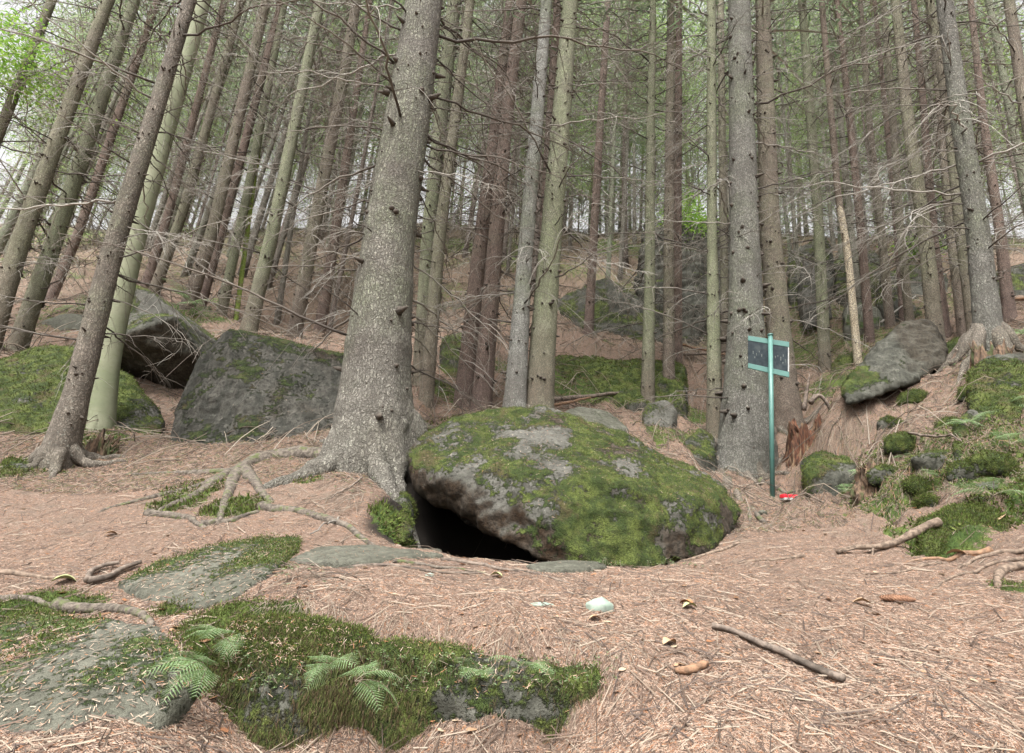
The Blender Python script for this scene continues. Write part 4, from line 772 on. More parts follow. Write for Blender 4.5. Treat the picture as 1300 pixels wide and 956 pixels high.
# near leaf sprays
def leafy(name, label, c, rad, n, lsz, stems, mat, base):
    g = np.random.default_rng(int(abs(c.x * 100)) + n); t = link(name, None, loc=base, label=label, category='sapling' if name == 'leafy_sapling' else 'shrub'); c = np.array(c - base); mb = MB(); sm = MB()
    for k in range(stems):
        e = c + g.normal(size=3) * rad * .6; tt = np.linspace(0, 1, 8)[:, None]; P = e * tt + np.array([0, 0, .15]) * np.sin(tt * 3.1) + np.cumsum(g.normal(size=(8, 3)), 0) * .01; P[0] = 0; sm.tube(P, .008 * (1 - tt[:, 0]) + .0015, 4)
        m = n // stems; cc = e + g.normal(size=(m, 3)) * rad * np.array([.75, .75, .3]); d = g.normal(size=(m, 3)) * [1, 1, .3]; d /= np.linalg.norm(d, axis=1)[:, None]; s = np.cross(d, g.normal(size=(m, 3)) * .25 + [0, 0, 1]); s /= np.linalg.norm(s, axis=1)[:, None]
        l = lsz * g.uniform(.6, 1.2, m)[:, None]; V = np.stack([cc - d * l, cc - d * l * .1 + s * l * .5, cc + d * l, cc - d * l * .1 - s * l * .5], 1).reshape(-1, 3); mb.add(V, np.arange(len(V)).reshape(-1, 4))
    link('stem', sm.mesh('stem'), M_WOOD, parent=t); link('foliage', mb.mesh('foliage', False), mat, parent=t)
b = W(-120, 430, 7.5); leafy('leafy_sapling', 'bright green broadleaf sapling reaching in at the top left corner', W(5, 75, 6.6), .42, 2600, .035, 16, M_LEAFB, Vector((b.x, b.y, gz(b.x, b.y))))
b = W(880, 300, 14.6); leafy('leafy_sapling', 'yellow-green sapling on top of the dark rock wall', W(880, 284, 14.2), .45, 2200, .05, 12, M_LEAFB, b)
b = W(1160, 330, 14.0); leafy('leafy_sapling', 'bright green sapling by the overhanging dark ledge at right', W(1160, 322, 13.4), .3, 900, .05, 8, M_LEAFB, b)
print('far', time.time() - T0)

# ------------------------------------------------------------------ roots, sticks and logs
def gpath(px, lift=0, n=24, sink=None, wob=.01, seed=0):
    g = np.random.default_rng(seed); H = [hit(a, b) for a, b in px]; P = np.array([list(h) for h in H]); s = np.concatenate([[0], np.cumsum(np.linalg.norm(np.diff(P[:, :2], axis=0), axis=1))]); t = np.linspace(0, s[-1], n)
    X = np.interp(t, s, P[:, 0]); Yv = np.interp(t, s, P[:, 1])
    for _ in range(2): X[1:-1] = (X[:-2] + 2 * X[1:-1] + X[2:]) / 4; Yv[1:-1] = (Yv[:-2] + 2 * Yv[1:-1] + Yv[2:]) / 4
    X += np.cumsum(g.normal(size=n)) * wob * .3; Z = ground_z(X, Yv); 
    for _ in range(4): Z[1:-1] = (Z[:-2] + Z[1:-1] * 2 + Z[2:]) / 4
    return np.stack([X, Yv, Z + lift], 1)
def rootmesh(px, r0, r1, seed, k=10, lift=None, mbx=None, n=26):
    P = gpath(px, 0, n, wob=.012, seed=seed); r = np.linspace(r0, r1, len(P)) * (1 + .18 * (fbm(P, 9, 2, seed))); P[:, 2] += r * (.05 if lift is None else lift); P[-1, 2] -= r1 * 1.5
    mb = mbx or MB(); mb.tube(P, r, k, jit=.22, rng=np.random.default_rng(seed)); return mb
mt = ALLT[15][0]; mi = np.array(mt.location)
def part_world(name, mb, mat, parent):
    V = [v - np.array(parent.location) for v in mb.V]; mb.V = V; return link(name, mb.mesh(name), mat, parent=parent)
for k, (px, r0, r1) in enumerate([([(440,585),(400,578),(350,578),(318,585),(300,602),(288,640),(280,668)], .085, .012), ([(318,588),(295,600),(250,628),(195,652)], .05, .018), ([(318,590),(270,612),(200,632),(125,652)], .035, .01),
      ([(300,600),(250,602),(190,603),(155,605)], .03, .012), ([(310,598),(325,618),(345,640)], .05, .02), ([(330,645),(390,655),(440,672),(475,698)], .035, .012), ([(190,652),(230,658),(262,672)], .03, .012),
      ([(525,560),(545,575),(552,592)], .07, .03), ([(520,530),(548,548),(570,556)], .05, .02), ([(255,668),(300,662),(330,650)], .026, .012)]):
    part_world('root', rootmesh(px, r0, r1, 20 + k), M_ROOT, mt)
def flare_roots(idx, n, r, reach, seed, skip=None):
    t, p, r0, ax = ALLT[idx]; g = np.random.default_rng(seed)
    for k in range(n):
        a = k * 6.283 / n + g.uniform(-.35, .35); L = reach * g.uniform(.6, 1.3); m = 18; f = np.linspace(0, 1, m); cv = g.uniform(-.7, .7)
        d = r0 * .55 + L * f; x = p.x + np.cos(a + cv * f) * d; y = p.y + np.sin(a + cv * f) * d; hz_ = r * 4.2 * (1 - np.clip(f * 2.1, 0, 1)) ** 2
        rr = r * (1.25 - f) ** 1.1 * (1 + .18 * np.sin(f * 17 + k)) + .004; z = ground_z(x, y) + hz_ + rr * .15; z[-3:] -= rr[-3:] * np.array([.4, 1, 1.8]); z = np.convolve(np.pad(z, 2, mode='edge'), np.ones(5) / 5, 'valid')
        mb = MB(); mb.tube(np.stack([x, y, z], 1), rr, 12, jit=.25, rng=g); part_world('root', mb, BARK['grey'] if idx != 15 else BARK['main'], t)
flare_roots(15, 9, .085, .62, 5); flare_roots(29, 8, .06, .5, 6); flare_roots(4, 7, .04, .34, 7); flare_roots(30, 6, .045, .4, 8); flare_roots(39, 7, .055, .45, 9); flare_roots(21, 6, .035, .3, 10); flare_roots(20, 6, .03, .28, 11)
lt = ALLT[4][0]
for k, (px, r0, r1) in enumerate([([(55,580),(25,592),(-10,600)], .05, .02), ([(85,585),(100,592),(130,592)], .03, .012)]): part_world('root', rootmesh(px, r0, r1, 40 + k), M_ROOT, lt)
sgt = ALLT[29][0]
for k, (px, r0, r1) in enumerate([([(915,600),(935,622),(960,650),(985,672)], .05, .015), ([(965,612),(985,622),(1010,628)], .04, .015), ([(925,610),(945,640),(950,665)], .03, .012)]): part_world('root', rootmesh(px, r0, r1, 46 + k), M_ROOT, sgt)
def obj_world(name, mb, mat, label, cat, group=None):
    V = np.concatenate(mb.V); c = V.mean(0); c[2] = V[:, 2].min(); mb.V = [v - c for v in mb.V]; return link(name, mb.mesh(name), mat, loc=Vector(c), label=label, category=cat, group=group)
obj_world('exposed_root', rootmesh([(72,772),(95,780),(135,776),(170,786),(190,800)], .022, .010, 60, lift=.5), M_ROOT, 'gnarled grey root lying across the left foreground above the grey slab', 'root')
obj_world('exposed_root', rootmesh([(-30,772),(0,765),(40,762),(72,776)], .014, .009, 61, lift=.5), M_ROOT, 'thin dark root at the left edge above the bottom corner slab', 'root')
obj_world('exposed_root', rootmesh([(-20,735),(20,734),(60,736),(100,738)], .014, .006, 62, lift=.4), M_ROOTW, 'low tan root surfacing left of the forked stick', 'root')
mb = MB(); t_ = np.linspace(0, 1, 22)[:, None]; A_, B_ = np.array(W(1063, 701, 3.22)), np.array(W(1187, 664, 3.30)); P = A_ * (1 - t_) + B_ * t_; P[:, 2] += (-.03 * np.sin(t_ * 3.14) + .012 * np.sin(t_ * 9))[:, 0]; P[:, 1] += .03 * np.sin(t_[:, 0] * 5)
mb.tube(P, np.linspace(.010, .024, 22) * (1 + .12 * np.sin(np.arange(22) * 1.3)), 10, jit=.2, rng=RNG)
for k_, d_ in ((8, (-.04, -.05, -.05)), (5, (-.12, -.06, -.03))): q = np.linspace(0, 1, 6)[:, None]; mb.tube(P[k_] + np.array(d_) * q, .009 * (1 - q[:, 0] * .6), 7)
obj_world('dead_branch', mb, M_ROOTW, 'broken tan branch lying by the moss cushion at right of the path', 'branch')
for k, (px, r0, r1, lab) in enumerate([([(1300,722),(1270,732),(1262,748)], .020, .012, 'short thick root dropping at the right edge of the path'), ([(1310,700),(1270,704),(1235,716),(1215,722)], .012, .006, 'long bent root reaching left from the right edge'),
    ([(1300,712),(1260,720),(1210,735),(1180,752)], .009, .004, 'thin reddish root below the long bent root at right'), ([(1260,700),(1220,706),(1190,712),(1150,716)], .016, .004, 'reddish root tapering left below the moss cushion'), ([(1195,716),(1130,730),(1060,728)], .007, .003, 'slender stick-like root on the path left of the reddish root')]):
    obj_world('exposed_root', rootmesh(px, r0, r1, 70 + k, lift=.7), M_ROOTW if k != 3 else M_WOODT, lab, 'root')
for k, (px, r0, r1, lab) in enumerate([([(560,712),(620,722),(690,730),(730,745)], .010, .004, 'long dark root crossing the path below the boulder hollow'), ([(400,716),(470,720),(540,728),(610,730)], .008, .005, 'thin dark root along the grey rock strip in the path'), ([(330,702),(345,710),(360,716)], .006, .003, 'short dark twig root at the left end of the grey rock strip'),
    ([(500,715),(560,722),(620,730)], .009, .004, 'brown root running into the path just left of the boulder hollow'), ([(940,690),(880,712),(850,716)], .012, .006, 'pale root along the right foot of the big boulder'), ([(1020,708),(985,712),(940,716)], .010, .004, 'low root on the path below the right end of the big boulder')]):
    obj_world('exposed_root', rootmesh(px, r0, r1, 80 + k, lift=.6), [M_WOOD, M_WOOD, M_WOOD, M_ROOT, M_ROOTW, M_ROOTW][k], lab, 'root')
mb = MB(); P = gpath([(905,803),(940,815),(1000,840),(1075,870)], .010, 20, wob=.006, seed=5); P[:, 2] += .006; mb.tube(P, np.linspace(.009, .011, 20), 9, jit=.15, rng=RNG); obj_world('fallen_stick', mb, M_WOOD, 'long dark stick lying diagonally in the bottom right foreground', 'stick')
mb = MB(); P = gpath([(110,746),(135,742),(150,728),(175,722)], .02, 14, wob=.006, seed=6); mb.tube(P, np.linspace(.015, .009, 14), 9, jit=.15, rng=RNG); P = gpath([(108,745),(112,735),(130,725),(150,722)], .022, 12, wob=.006, seed=7); mb.tube(P, np.linspace(.013, .007, 12), 8, jit=.15, rng=RNG)
obj_world('forked_stick', mb, M_WOOD, 'forked grey stick lying left of the mossy foreground slab', 'stick')
mb = MB(); P = gpath([(858,862),(875,858),(902,852)], .012, 8, wob=.003, seed=8); mb.tube(P, [.006,.010,.014,.011,.013,.009,.011,.005], 9, jit=.5, rng=RNG); obj_world('bark_chunk', mb, M_WOODT, 'short reddish-brown piece of wood at the bottom edge, left of the long stick', 'wood piece')
def pole(a, b, r0, r1, mat, label, lift=.05, seed=1, name='fallen_log', cat='log'):
    A = hit(*a); B = hit(*b); n = 14; t = np.linspace(0, 1, n)[:, None]; P = np.array(A) * (1 - t) + np.array(B) * t; P[:, 2] = np.maximum(P[:, 2], ground_z(P[:, 0], P[:, 1])) + lift; P += np.cumsum(np.random.default_rng(seed).normal(size=(n, 3)), 0) * .006
    mb = MB(); mb.tube(P, np.linspace(r0, r1, n), 9, jit=.1, rng=RNG); obj_world(name, mb, mat, label, cat)
pole((695,516), (815,505), .035, .018, M_WOOD, 'thin grey log lying across the slope behind the big boulder', .06, 1)
pole((690,523), (760,510), .020, .012, M_WOODT, 'shorter brown pole lying just below the thin grey log', .05, 2)
pole((868,458), (935,450), .03, .02, M_WOOD, 'grey pole lying at the foot of the dark rock wall', .08, 3)
pole((860,447), (925,462), .025, .018, M_WOODT, 'brown pole crossing the grey pole at the rock wall foot', .12, 4)
pole((1215,385), (1310,372), .035, .03, M_WOOD, 'upper fallen pole behind the thick spruce on the right bank', .15, 5)
pole((1220,398), (1310,388), .035, .03, M_WOODT, 'lower fallen pole behind the thick spruce on the right bank', .12, 6)
pole((1120,420), (1165,385), .02, .012, M_BR2, 'pale broken stick slanting up above the slanting grey rock', .15, 7, 'fallen_stick', 'stick')
pole((1155,560), (1215,572), .012, .006, M_WOOD, 'thin stick on the mossy right bank under the root strand', .05, 8, 'fallen_stick', 'stick')
pole((430,662), (395,690), .006, .003, M_BR2, 'short pale stick on the slope left of the boulder hollow', .03, 9, 'fallen_stick', 'stick')
pole((460,612), (425,640), .008, .004, M_WOOD, 'brown stick on the needles below the thickest trunk', .03, 10, 'fallen_stick', 'stick')
for k in range(26):
    a = (RNG.uniform(380, 520), RNG.uniform(605, 690)); b = (a[0] + RNG.uniform(-50, 50), a[1] + RNG.uniform(-18, 22))
mbt = MB(); BRSH = []; g = np.random.default_rng(12)
def in_hollow(x, y): return 3.25 < y < 4.8 and -.85 < x < .6
def tangle(cx, cy, sx, sy, n, L, mbt, r=.0016, arch=.5):
    for _ in range(n):
        h = hit(g.normal(cx, sx), g.normal(cy, sy))
        if in_hollow(h.x, h.y): continue
        a = g.uniform(0, 6.28); l = g.uniform(.4, 1) * L; t = np.linspace(0, 1, 7); x = h.x + np.cos(a) * l * (t - .5); y = h.y + np.sin(a) * l * (t - .5)
        z = ground_z(x, y) + .004 + arch * l * .35 * np.sin(t * 3.1) * g.random(); mbt.tube(np.stack([x, y, z], 1), r * (1.2 - t), 4, cap=False)
for c in [(450,640,45,22,160,.30),(500,640,14,22,50,.22),(1150,590,70,30,90,.28),(1080,560,30,20,60,.3),(1180,520,70,35,80,.28),(870,530,30,25,90,.5),(1060,440,40,30,80,.9),(880,455,30,8,70,.8),(1210,620,50,25,50,.2),(400,735,40,18,60,.18),(960,650,22,22,70,.3),(600,440,60,20,60,.8),(1260,400,40,20,60,.9),(240,640,50,14,50,.25),(360,600,30,14,40,.2)]:
    tangle(*c, mbt)
for _ in range(6500):
    y = 4.6 + 19 * g.random(); x = (g.random() * 2.3 - 1.15) * y; a = g.uniform(0, 6.28); l = g.uniform(.15, .7) * (1 + y * .04); t = np.linspace(0, 1, 6); X = x + np.cos(a) * l * (t - .5); Y_ = y + np.sin(a) * l * (t - .5)
    BRSH.append((X, Y_, l, y))
Xs = np.concatenate([b[0] for b in BRSH]); Ys = np.concatenate([b[1] for b in BRSH]); Zs = ground_z(Xs, Ys).reshape(-1, 6)
for (X, Y_, l, y), Z in zip(BRSH, Zs): mbt.tube(np.stack([X, Y_, Z + .008 + l * .25 * g.random() * np.sin(np.linspace(0, 1, 6) * 3.1)], 1), (.0022 + .0004 * y) * np.linspace(1.2, .4, 6), 3, cap=False)
link('brushwood', mbt.mesh('brushwood'), M_STICK2, kind='stuff', label='tangle of thin dead twigs lying on the slopes')

# ------------------------------------------------------------------ stumps and snags
def stump(label, c, r, h, mat, seed, spikes=9, mossy=False, name='rotten_stump'):
    g = np.random.default_rng(seed); n = 60; k = 110; th = np.arange(k) * 2 * np.pi / k; f = np.linspace(0, 1, n)
    cs = np.stack([np.cos(th), np.sin(th), th * 0], 1); top = h * (.62 + .45 * fbm(cs * 1.3, 1, 2, seed) + .55 * fbm(cs * 7, 1, 3, seed + 3)); top = np.clip(top, h * .2, h * 1.15)
    Z = -.45 + f[:, None] * (top[None] + .45); TH = np.repeat(th[None], n, 0); C = np.cos(TH); S = np.sin(TH); q = np.stack([C.ravel() * 5, S.ravel() * 5, Z.ravel() * 1.5 / h], 1)
    rr = r * (1.35 - .7 * f[:, None]) * (1 + .55 * fbm(q * .5, 1, 3, seed + 7).reshape(Z.shape) + .28 * fbm(q * [2.2, 2.2, .6], 1, 3, seed + 8).reshape(Z.shape))
    V = np.stack([C * rr, S * rr * .8, Z], -1); inner = np.stack([C[-1] * rr[-1] * .55, S[-1] * rr[-1] * .4, np.minimum(top * .5, h * .4)], -1); cen = inner * [.1, .1, 1]
    V = np.concatenate([V, inner[None], cen[None]]).reshape(-1, 3); n2 = n + 2; i_ = np.arange(n2 - 1)[:, None] * k; j = np.arange(k)[None]; j2 = (j + 1) % k; mb = MB()
    mb.add(V, np.stack([i_ + j, i_ + j2, i_ + k + j2, i_ + k + j], -1).reshape(-1, 4)); t = link(name, None, loc=c, label=label, category='stump'); link('body', mb.mesh('body'), mat, parent=t)
    for s in range(spikes):
        a = g.uniform(0, 6.28); l = h * g.uniform(.2, .5); b0 = np.array([math.cos(a) * r * .6, math.sin(a) * r * .5, h * g.uniform(.1, .5)]); tt = np.linspace(0, 1, 6)[:, None]
        P = b0 + tt * np.array([math.cos(a) * .06, math.sin(a) * .05, l]) + np.cumsum(g.normal(size=(6, 3)), 0) * .006; m2 = MB(); m2.tube(P, r * .07 * (1 - tt[:, 0]) + .002, 5); link('splinter', m2.mesh('splinter'), mat, parent=t)
    return t
c = hit(1024, 562); st = stump('rotten red-brown stump with a dead root curl right of the sign', c, .20, .30, M_ROT, 3)
mb = MB(); t_ = np.linspace(0, 1, 10); mb.tube(np.stack([.05 + .28 * t_, 0 * t_ - .05, .42 + .14 * np.sin(t_ * 3.1) - .28 * t_ ** 2], 1), .03 * (1 - t_ * .6), 8); mb.tube(np.stack([.0 + .1 * t_, 0 * t_, .35 + .42 * t_], 1), .022 * (1 - t_) + .006, 7); link('dead_root', mb.mesh('dead_root'), M_WOOD, parent=st)
c = hit(128, 580); stump('crumbling tan stump remnant at the foot of the smooth beech', c, .15, .20, M_ROTT, 4, 7)
c = hit(1262, 470); stump('dark rotten root snag beside the thick spruce on the right bank', c, .20, .30, M_ROTT, 6, 7, name='rotten_snag')
c = hit(1110, 610); stump('low torn brown stump in the mossy bank right of the path', c, .16, .12, M_ROTT, 9, 8)

# ------------------------------------------------------------------ sign
c = hit(980, 632); top = W(978, 426, c.y); sg = link('sign_post', None, loc=c, label='small dark panel on a thin teal post beside the broad spruce', category='sign')
tp = top - c; ang = math.atan2(48, 1)
def cyl(mb, a, b, r, k=16): mb.tube(np.array([list(a), list(b)]), [r, r], k)
rp = px2r(6.6, c); mb = MB(); cyl(mb, (0, 0, -.1), tp, rp); link('post', mb.mesh('post'), M_TEAL, parent=sg)
mb = MB(); mb.tube(np.array([list(tp), list(tp + Vector((0, 0, .012))), list(tp + Vector((0, 0, .02)))]), [rp * 1.25, rp * 1.25, rp * .8], 16); link('post_cap', mb.mesh('post_cap'), M_TEAL, parent=sg)
TL, TR, BLc, BR_ = [W(a, b, d) - c for a, b, d in ((950, 426, c.y + .05), (1002, 434, c.y + .01), (950, 467, c.y + .05), (1002, 479, c.y + .01))]
def box4(name, a, b, c_, d, n, th, mat, off=0):
    """box on the quad a,b,c,d (TL,TR,BR,BL), thickness th along n"""
    V = [list(v + n * off) for v in (a, b, c_, d)] + [list(v + n * (off + th)) for v in (a, b, c_, d)]
    mb = MB(); mb.add(V, [[0, 1, 2, 3], [7, 6, 5, 4], [0, 4, 5, 1], [1, 5, 6, 2], [2, 6, 7, 3], [3, 7, 4, 0]]); o = link(name, mb.mesh(name, False), mat, parent=sg); bv = o.modifiers.new('b', 'BEVEL'); bv.width = .002; bv.segments = 2; return o
nrm = (TR - TL).cross(BLc - TL).normalized(); nrm = nrm if nrm.y > 0 else -nrm
L2 = lambda f, a, b: a + (b - a) * f
box4('panel', L2(.13, TL, BLc), L2(.13, TR, BR_), L2(.87, TR, BR_), L2(.87, TL, BLc), nrm, .012, M_PANEL, rp * .2)
box4('rail', TL, TR, L2(.15, TR, BR_), L2(.15, TL, BLc), nrm, .018, M_TEAL, rp * .05)
box4('rail', L2(.85, TL, BLc), L2(.85, TR, BR_), BR_, BLc, nrm, .018, M_TEAL, rp * .05)
box4('edge_strip', L2(.97, TL, TR) + (BLc - TL) * .16, TR + (BR_ - TR) * .16, TR + (BR_ - TR) * .84, L2(.97, BLc, BR_) - (BR_ - TR) * .16, nrm, .014, M_WHITE, rp * .12)
mb = MB()
for fx, fy, l in [(.12,.45,.10),(.2,.5,.08),(.27,.42,.05),(.33,.52,.08),(.66,.5,.07),(.72,.46,.05),(.79,.5,.12),(.85,.42,.07),(.9,.55,.1),(.16,.62,.05),(.84,.65,.05)]:
    a = L2(fx, TL, TR) + (BLc - TL) * fy - nrm * (-rp * .2 + .0015); q = (BLc - TL) * l; w = (TR - TL) * .012; mb.add([list(a - w), list(a + w), list(a + w * .6 + q), list(a - w * .6 + q)], [[0, 1, 2, 3]])
link('pale_mark', mb.mesh('pale_mark', False), M_MARK, parent=sg)
# red object on the path
c = hit(1003, 637); rd = link('red_litter', None, loc=c, label='small crushed red packet with a white underside on the path by the sign', category='litter')
def lump(name, sx, sy, sz, mat, parent, z, seed, rot=0):
    bm = bmesh.new(); bmesh.ops.create_cube(bm, size=1); bmesh.ops.subdivide_edges(bm, edges=bm.edges, cuts=5, use_grid_fill=True)
    V = np.array([list(v.co) for v in bm.verts]); d = fbm(V, 3, 3, seed)
    for v, q in zip(bm.verts, d): v.co = Vector((v.co.x * sx, v.co.y * sy * (1 + .15 * q), (v.co.z + .3 * q) * sz))
    bmesh.ops.rotate(bm, verts=bm.verts, cent=(0, 0, 0), matrix=Matrix.Rotation(rot, 3, 'Z')); me = bpy.data.meshes.new(name); bm.to_mesh(me); bm.free()
    for p in me.polygons: p.use_smooth = True
    o = link(name, me, mat, parent=parent); o.location = (0, 0, z); o.modifiers.new('b', 'SUBSURF').levels = 1; return o
lump('lid', .16, .07, .035, M_RED, rd, .045, 1, .1); lump('tray', .15, .075, .02, M_WHITE, rd, .02, 2, .1)
# spruce cone
c = hit(1142, 766); cn = link('spruce_cone', None, loc=c + Vector((0, 0, .016)), label='long brown spruce cone lying on the needles in the right foreground', category='cone')
mb = MB(); t_ = np.linspace(0, 1, 20); mb.tube(np.stack([(t_ - .5) * .125, 0 * t_, 0 * t_], 1), .011 * np.sin(np.clip(t_ * .93 + .05, 0, 1) * 3.14) ** .6 + .001, 12); link('core', mb.mesh('core'), M_CONE, parent=cn)
mb = MB(); n = 150
for k in range(n):
    f = (k + .5) / n; a = k * 2.39996; rr = .0135 * math.sin(min(1, f * .93 + .05) * 3.14) ** .6; x = (f - .5) * .122; o = np.array([x, math.cos(a) * rr * .8, math.sin(a) * rr * .8]); nn = np.array([0, math.cos(a), math.sin(a)]); s = np.cross(nn, [1, 0, 0]); l = .011; w = .0052
    mb.add([o - s * w * .5, o + s * w * .5, o + nn * .0035 + s * w + np.array([-l * .6, 0, 0]), o + nn * .0032 + np.array([-l, 0, 0]), o + nn * .0035 - s * w + np.array([-l * .6, 0, 0])], [[0, 1, 2, 4]], [[4, 2, 3]])
link('scales', mb.mesh('scales', False), M_CONE, parent=cn, kind='stuff'); cn.rotation_euler = (.3, 0, -.12)
# pale stones and leaves on the path
def stone(px, py, sx, sy, sz, label, seed, mat=M_STONE):
    c = hit(px, py); g = np.random.default_rng(seed); H = [(c.x + sx * math.cos(a) * g.uniform(.7, 1) / 2, c.y + sy * math.sin(a) * g.uniform(.7, 1) / 2, c.z + z) for z in (-.01, sz * .4) for a in np.linspace(0, 6, 7)] + [(c.x + .1 * sx, c.y, c.z + sz), (c.x - .15 * sx, c.y, c.z + sz * .8)]
    rock([H], mat, label, .004, 2, (.002, .002, .001), seed, moss=(-9, 0), raw=True, name='stone', cat='stone')
stone(760, 775, .105, .06, .04, 'pale green-white stone lying on the needles at bottom centre', 5)
stone(688, 770, .105, .03, .014, 'thin flat pale stone left of the green-white stone on the path', 6)
stone(545, 733, .05, .03, .012, 'tiny white chip beside the dark root in the path', 7)
stone(910, 592, .22, .14, .10, 'grey stone at the left foot of the broad spruce by the sign', 8, M_ROCK)
stone(968, 655, .08, .05, .03, 'small pale stone near the roots before the sign', 9, M_ROCKP)
def leafobj(px, py, s, label, mat, seed, rz=0):
    c = hit(px, py); g = np.random.default_rng(seed); n = 7; mb = MB(); V = []; 
    for i_ in range(n):
        f = i_ / (n - 1); w = math.sin(min(1, f * .95 + .03) * 3.1) ** .8 * .36; cz = .18 * math.sin(f * 3) + .05
        for q in (-1, -.5, 0, .5, 1): V.append([(f - .5) * s, q * w * s, s * (cz + .22 * abs(q) ** 1.5 * w * 2 + g.normal() * .01)])
    Q = [[r_ * 5 + k, r_ * 5 + k + 1, r_ * 5 + k + 6, r_ * 5 + k + 5] for r_ in range(n - 1) for k in range(4)]
    mb.add(V, Q); o = link('fallen_leaf', mb.mesh('leaf'), mat, loc=c + Vector((0, 0, .003)), label=label, category='leaf'); o.rotation_euler.z = rz
M_L1 = simple('leaf_tan', [(.38,.26,.16),(.26,.17,.10)], 30, .001); M_L2 = simple('leaf_brown', [(.25,.11,.05),(.35,.17,.08)], 30, .001); M_L3 = simple('leaf_yellow', [(.34,.36,.17),(.25,.27,.13)], 30, .001)
for k, (px, py, s, m, lab) in enumerate([(872,771,.05,M_L2,'dark brown curled leaf in the bottom centre-right needles'),(876,778,.05,M_L3,'pale yellow leaf tucked under the dark curled leaf'),(755,794,.04,M_L1,'small tan leaf below the green-white stone'),(80,742,.08,M_L3,'pale green leaf left of the forked stick'),(1268,664,.12,M_L1,'large curled tan leaf at the right edge by the moss cushion'),(1215,707,.09,M_L1,'pale tan leaf among the roots at right'),(1095,770,.07,M_L1,'thin tan leaf just left of the spruce cone'),(312,722,.06,M_L3,'pale green leaf on the mossy foreground slab'),(630,735,.05,M_L3,'green leaf on the dark root below the hollow'),(850,828,.05,M_L1,'tan leaf on bare needles near the bottom centre'),(140,682,.06,M_L1,'pale leaf on the needles at left above the forked stick')]):
    leafobj(px, py, s, lab, m, k, RNG.uniform(-1, 1))

# ------------------------------------------------------------------ ferns and small plants
def frond_mesh(seed, L=.34, npn=13):
    g = np.random.default_rng(seed); mb = MB(); n = 20; t = np.linspace(0, 1, n); P = np.stack([L * (t - .12 * t ** 2), g.uniform(-.05, .05) * L * t ** 2, L * (.55 * t - .72 * t ** 2)], 1); mb.tube(P, .0016 * (1 - t) + .0005, 4, m=1)
    for i_ in range(npn):
        f = .2 + .78 * i_ / (npn - 1); o = np.array([np.interp(f, t, P[:, k]) for k in range(3)]); e = np.array([np.interp(min(1, f + .05), t, P[:, k]) for k in range(3)]) - o; e /= np.linalg.norm(e) + 1e-9
        l = L * .36 * math.sin((1 - f) * 1.9 + .25) ** .9 * g.uniform(.9, 1.1)
        for s in (-1, 1):
            d = np.array([0, s, 0]) * .92 + e * .45 + np.array([0, 0, -.18]); d /= np.linalg.norm(d); up = np.cross(e, d) * s; c = np.cross(up, d); m = 8; V = [o]; 
            for q in range(m):
                ff = q / m; w = l * .055 * (1 - ff) + .0006
                for sg_ in (-1, 1):
                    a = o + d * l * ff; b = o + d * l * (ff + .13); tip = o + d * l * (ff + .19) + c * sg_ * w * 1.7 + np.array([0, 0, -.02 * l]); mb.add([a, b, tip], T=[[0, 1, 2]] if sg_ > 0 else [[1, 0, 2]])
    me = mb.mesh('frond', False); me.materials.append(M_FERN); me.materials.append(M_FUR); return me
FR = [frond_mesh(s) for s in range(4)]
def fern(p, n, s, label, seed, face=None, spread=1.2, tilt=0):
    g = np.random.default_rng(seed); t = link('fern', None, loc=p, label=label, category='fern')
    for k in range(n):
        o = link('frond', FR[g.integers(0, 4)], parent=t); a = (face + g.uniform(-spread, spread)) if face is not None else k * 6.28 / n + g.uniform(-.4, .4); o.rotation_euler = (g.uniform(-.5, .5), g.uniform(-.7, .3) + tilt, a); o.scale = (s * g.uniform(.5, 1.25),) * 3
fern(W(285, 812, 1.86), 7, .40, 'feathery green fern in the left foreground beside the moss bank', 1, -2.2, 1.3)
fern(W(262, 850, 1.70), 6, .40, 'lower left foreground fern hanging over the corner slab', 2, -1.8, 1.0)
fern(W(415, 850, 1.72), 6, .36, 'fern sprouting from the moss bank at the bottom, left of centre', 3, -1.3, 1.3)
fern(W(450, 865, 1.66), 5, .36, 'broad low fern at the bottom edge right of the moss bank', 4, -.9, 1.2)
fern(W(665, 850, 1.68), 6, .3, 'pale fern on the dark rock face at bottom centre', 5, -1.5, 1.4)
fern(W(610, 858, 1.70), 5, .24, 'small fern left of the pale one on the dark rock face', 6, -1.6, 1.3)
fern(W(238, 388, 8.6), 6, 2.0, 'bright fern clump behind the pointed rock at the pair of spruces', 7)
for k, (px, py, s, lab) in enumerate([(1095,605,.7,'fern at the left foot of the mossy right bank'),(1075,625,.6,'small fern where the right bank meets the path'),(1150,585,.5,'fern in the middle of the mossy right bank'),(1230,545,.6,'fern beside the upright rock end on the right'),(1285,575,.7,'fern at the right photo edge above the grey stone'),(1262,632,.7,'fern growing behind the dark moss cushion'),(1290,430,1.3,'ferns by the rotten root snag at right edge'),(90,395,1.5,'fern above the low grey block at left'),(1190,618,.5,'low fern spreading across the right bank'),(1285,520,.7,'fern on the mossy rock shoulder at the right edge')]):
    fern(hit(px, py) + Vector((0, 0, .01)), 6, s, lab, 20 + k)
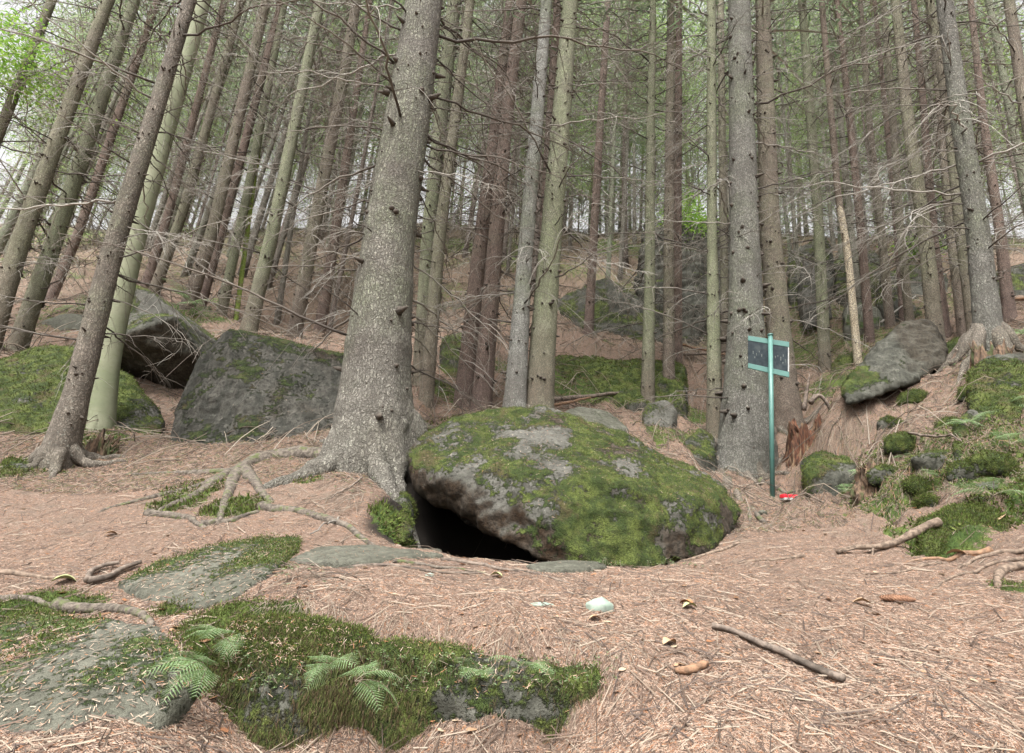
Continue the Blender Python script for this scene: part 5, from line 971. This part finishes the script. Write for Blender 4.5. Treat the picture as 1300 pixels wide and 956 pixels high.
def seedlings(name, label, P, n, s, seed):
    g = np.random.default_rng(seed); mb = MB()
    for q in P:
        h = s * g.uniform(.6, 2); t = np.linspace(0, 1, 4); o = np.array(q); top = o + [g.normal() * .01, g.normal() * .01 - .012, h]; mb.tube(o + (top - o) * t[:, None], .0009, 3, cap=False, m=1)
        for k in range(n):
            a = g.uniform(0, 6.28); l = s * g.uniform(.35, .75); d = np.array([math.cos(a), math.sin(a), g.uniform(-.2, .3)]); sd = np.array([-math.sin(a), math.cos(a), 0]); b = top + [0, 0, -g.random() * h * .4]
            mb.add([b, b + d * l * .5 + sd * l * .32, b + d * l, b + d * l * .5 - sd * l * .32], [[0, 1, 2, 3]])
    me = mb.mesh(name, False); me.materials.append(M_FERN); me.materials.append(M_FUR); link(name, me, kind='stuff', label=label)
g = np.random.default_rng(44); P = [hit(g.uniform(745, 890), 722) + Vector((0, g.uniform(-.03, .10), 0)) for _ in range(60)]
P = [Vector((p.x, p.y, gz(p.x, p.y))) for p in P]; seedlings('undergrowth', 'tiny leafy seedlings along the foot of the big boulder', P, 5, .022, 1)
P = []
for cx, cy, sx, sy, n in [(1150,600,60,25,60),(1250,560,40,40,50),(1210,640,50,15,25),(620,850,60,8,0),(1080,620,20,14,20),(470,620,30,12,14),(370,745,25,8,10),(1250,470,40,15,40)]:
    for _ in range(n): P.append(hit(g.normal(cx, sx), g.normal(cy, sy)))
seedlings('undergrowth', 'small leafy seedlings dotted over the mossy bank', P, 5, .03, 2)
P = []
for _ in range(170):
    px, py = (g.uniform(480, 790), g.uniform(835, 880)) if g.random() < .75 else (g.uniform(290, 470), g.uniform(830, 880)); q = W(px, py, 1.0)
    ok, loc, nr, fi, ob, mx = SC.ray_cast(bpy.context.evaluated_depsgraph_get(), Vector((0, 0, 0)), q.normalized())
    if ok: P.append(loc)
seedlings('undergrowth', 'tiny leafy plants growing on the rock face at the bottom edge', P, 6, .015, 3)
# hanging dry root hairs over the moss bank
mb = MB(); g = np.random.default_rng(61)
for _ in range(200):
    px = g.uniform(330, 400) if g.random() < .6 else g.uniform(400, 800); yy = 770 + max(0, (px - 400)) * .13 + g.uniform(-8, 22); h = hit(px, yy); t = np.linspace(0, 1, 7); l = g.uniform(.06, .2); a = g.uniform(-2.4, -.8)
    x = h.x + math.cos(a) * l * .6 * t; y = h.y + math.sin(a) * l * .6 * t; z = np.maximum(ground_z(x, y) + .004, h.z + .006 - l * .9 * t ** 2); mb.tube(np.stack([x, y, z], 1), .0008 * (1.3 - t), 3, cap=False)
link('dry_root_hair', mb.mesh('dry_root_hair'), M_FUR, kind='stuff', label='dry hanging root hairs and grass along the moss bank edge')
print('props', time.time() - T0)

# ------------------------------------------------------------------ light
w = bpy.data.worlds.new('World'); SC.world = w; w.use_nodes = True; nt = w.node_tree; bg = nt.nodes['Background']
sky = nt.nodes.new('ShaderNodeTexSky'); sky.sky_type = 'NISHITA'; sky.sun_disc = False; sky.sun_elevation = R(58); sky.sun_rotation = R(200); sky.air_density = 1; sky.dust_density = 8; sky.ozone_density = 1
hs = nt.nodes.new('ShaderNodeHueSaturation'); hs.inputs['Saturation'].default_value = .03; nt.links.new(sky.outputs[0], hs.inputs['Color']); nt.links.new(hs.outputs[0], bg.inputs[0]); bg.inputs[1].default_value = .15
sd = bpy.data.lights.new('sun', 'SUN'); sd.energy = 1.6; sd.angle = R(14); sd.color = (1, .97, .92); so = bpy.data.objects.new('sun', sd); COL.objects.link(so)
az = R(200); el = R(58); dirv = Vector((math.sin(az) * math.cos(el), math.cos(az) * math.cos(el), math.sin(el))); so.rotation_euler = dirv.to_track_quat('Z', 'Y').to_euler()
SC.view_settings.view_transform = 'Standard'; SC.view_settings.look = 'None'; SC.view_settings.gamma = 1; SC.view_settings.exposure = 1.42; SC.view_settings.use_curve_mapping = False
cy = SC.cycles; cy.max_bounces = 5; cy.diffuse_bounces = 4; cy.glossy_bounces = 2; cy.transmission_bounces = 3; cy.transparent_max_bounces = 6
print('total', time.time() - T0, len(SC.objects))
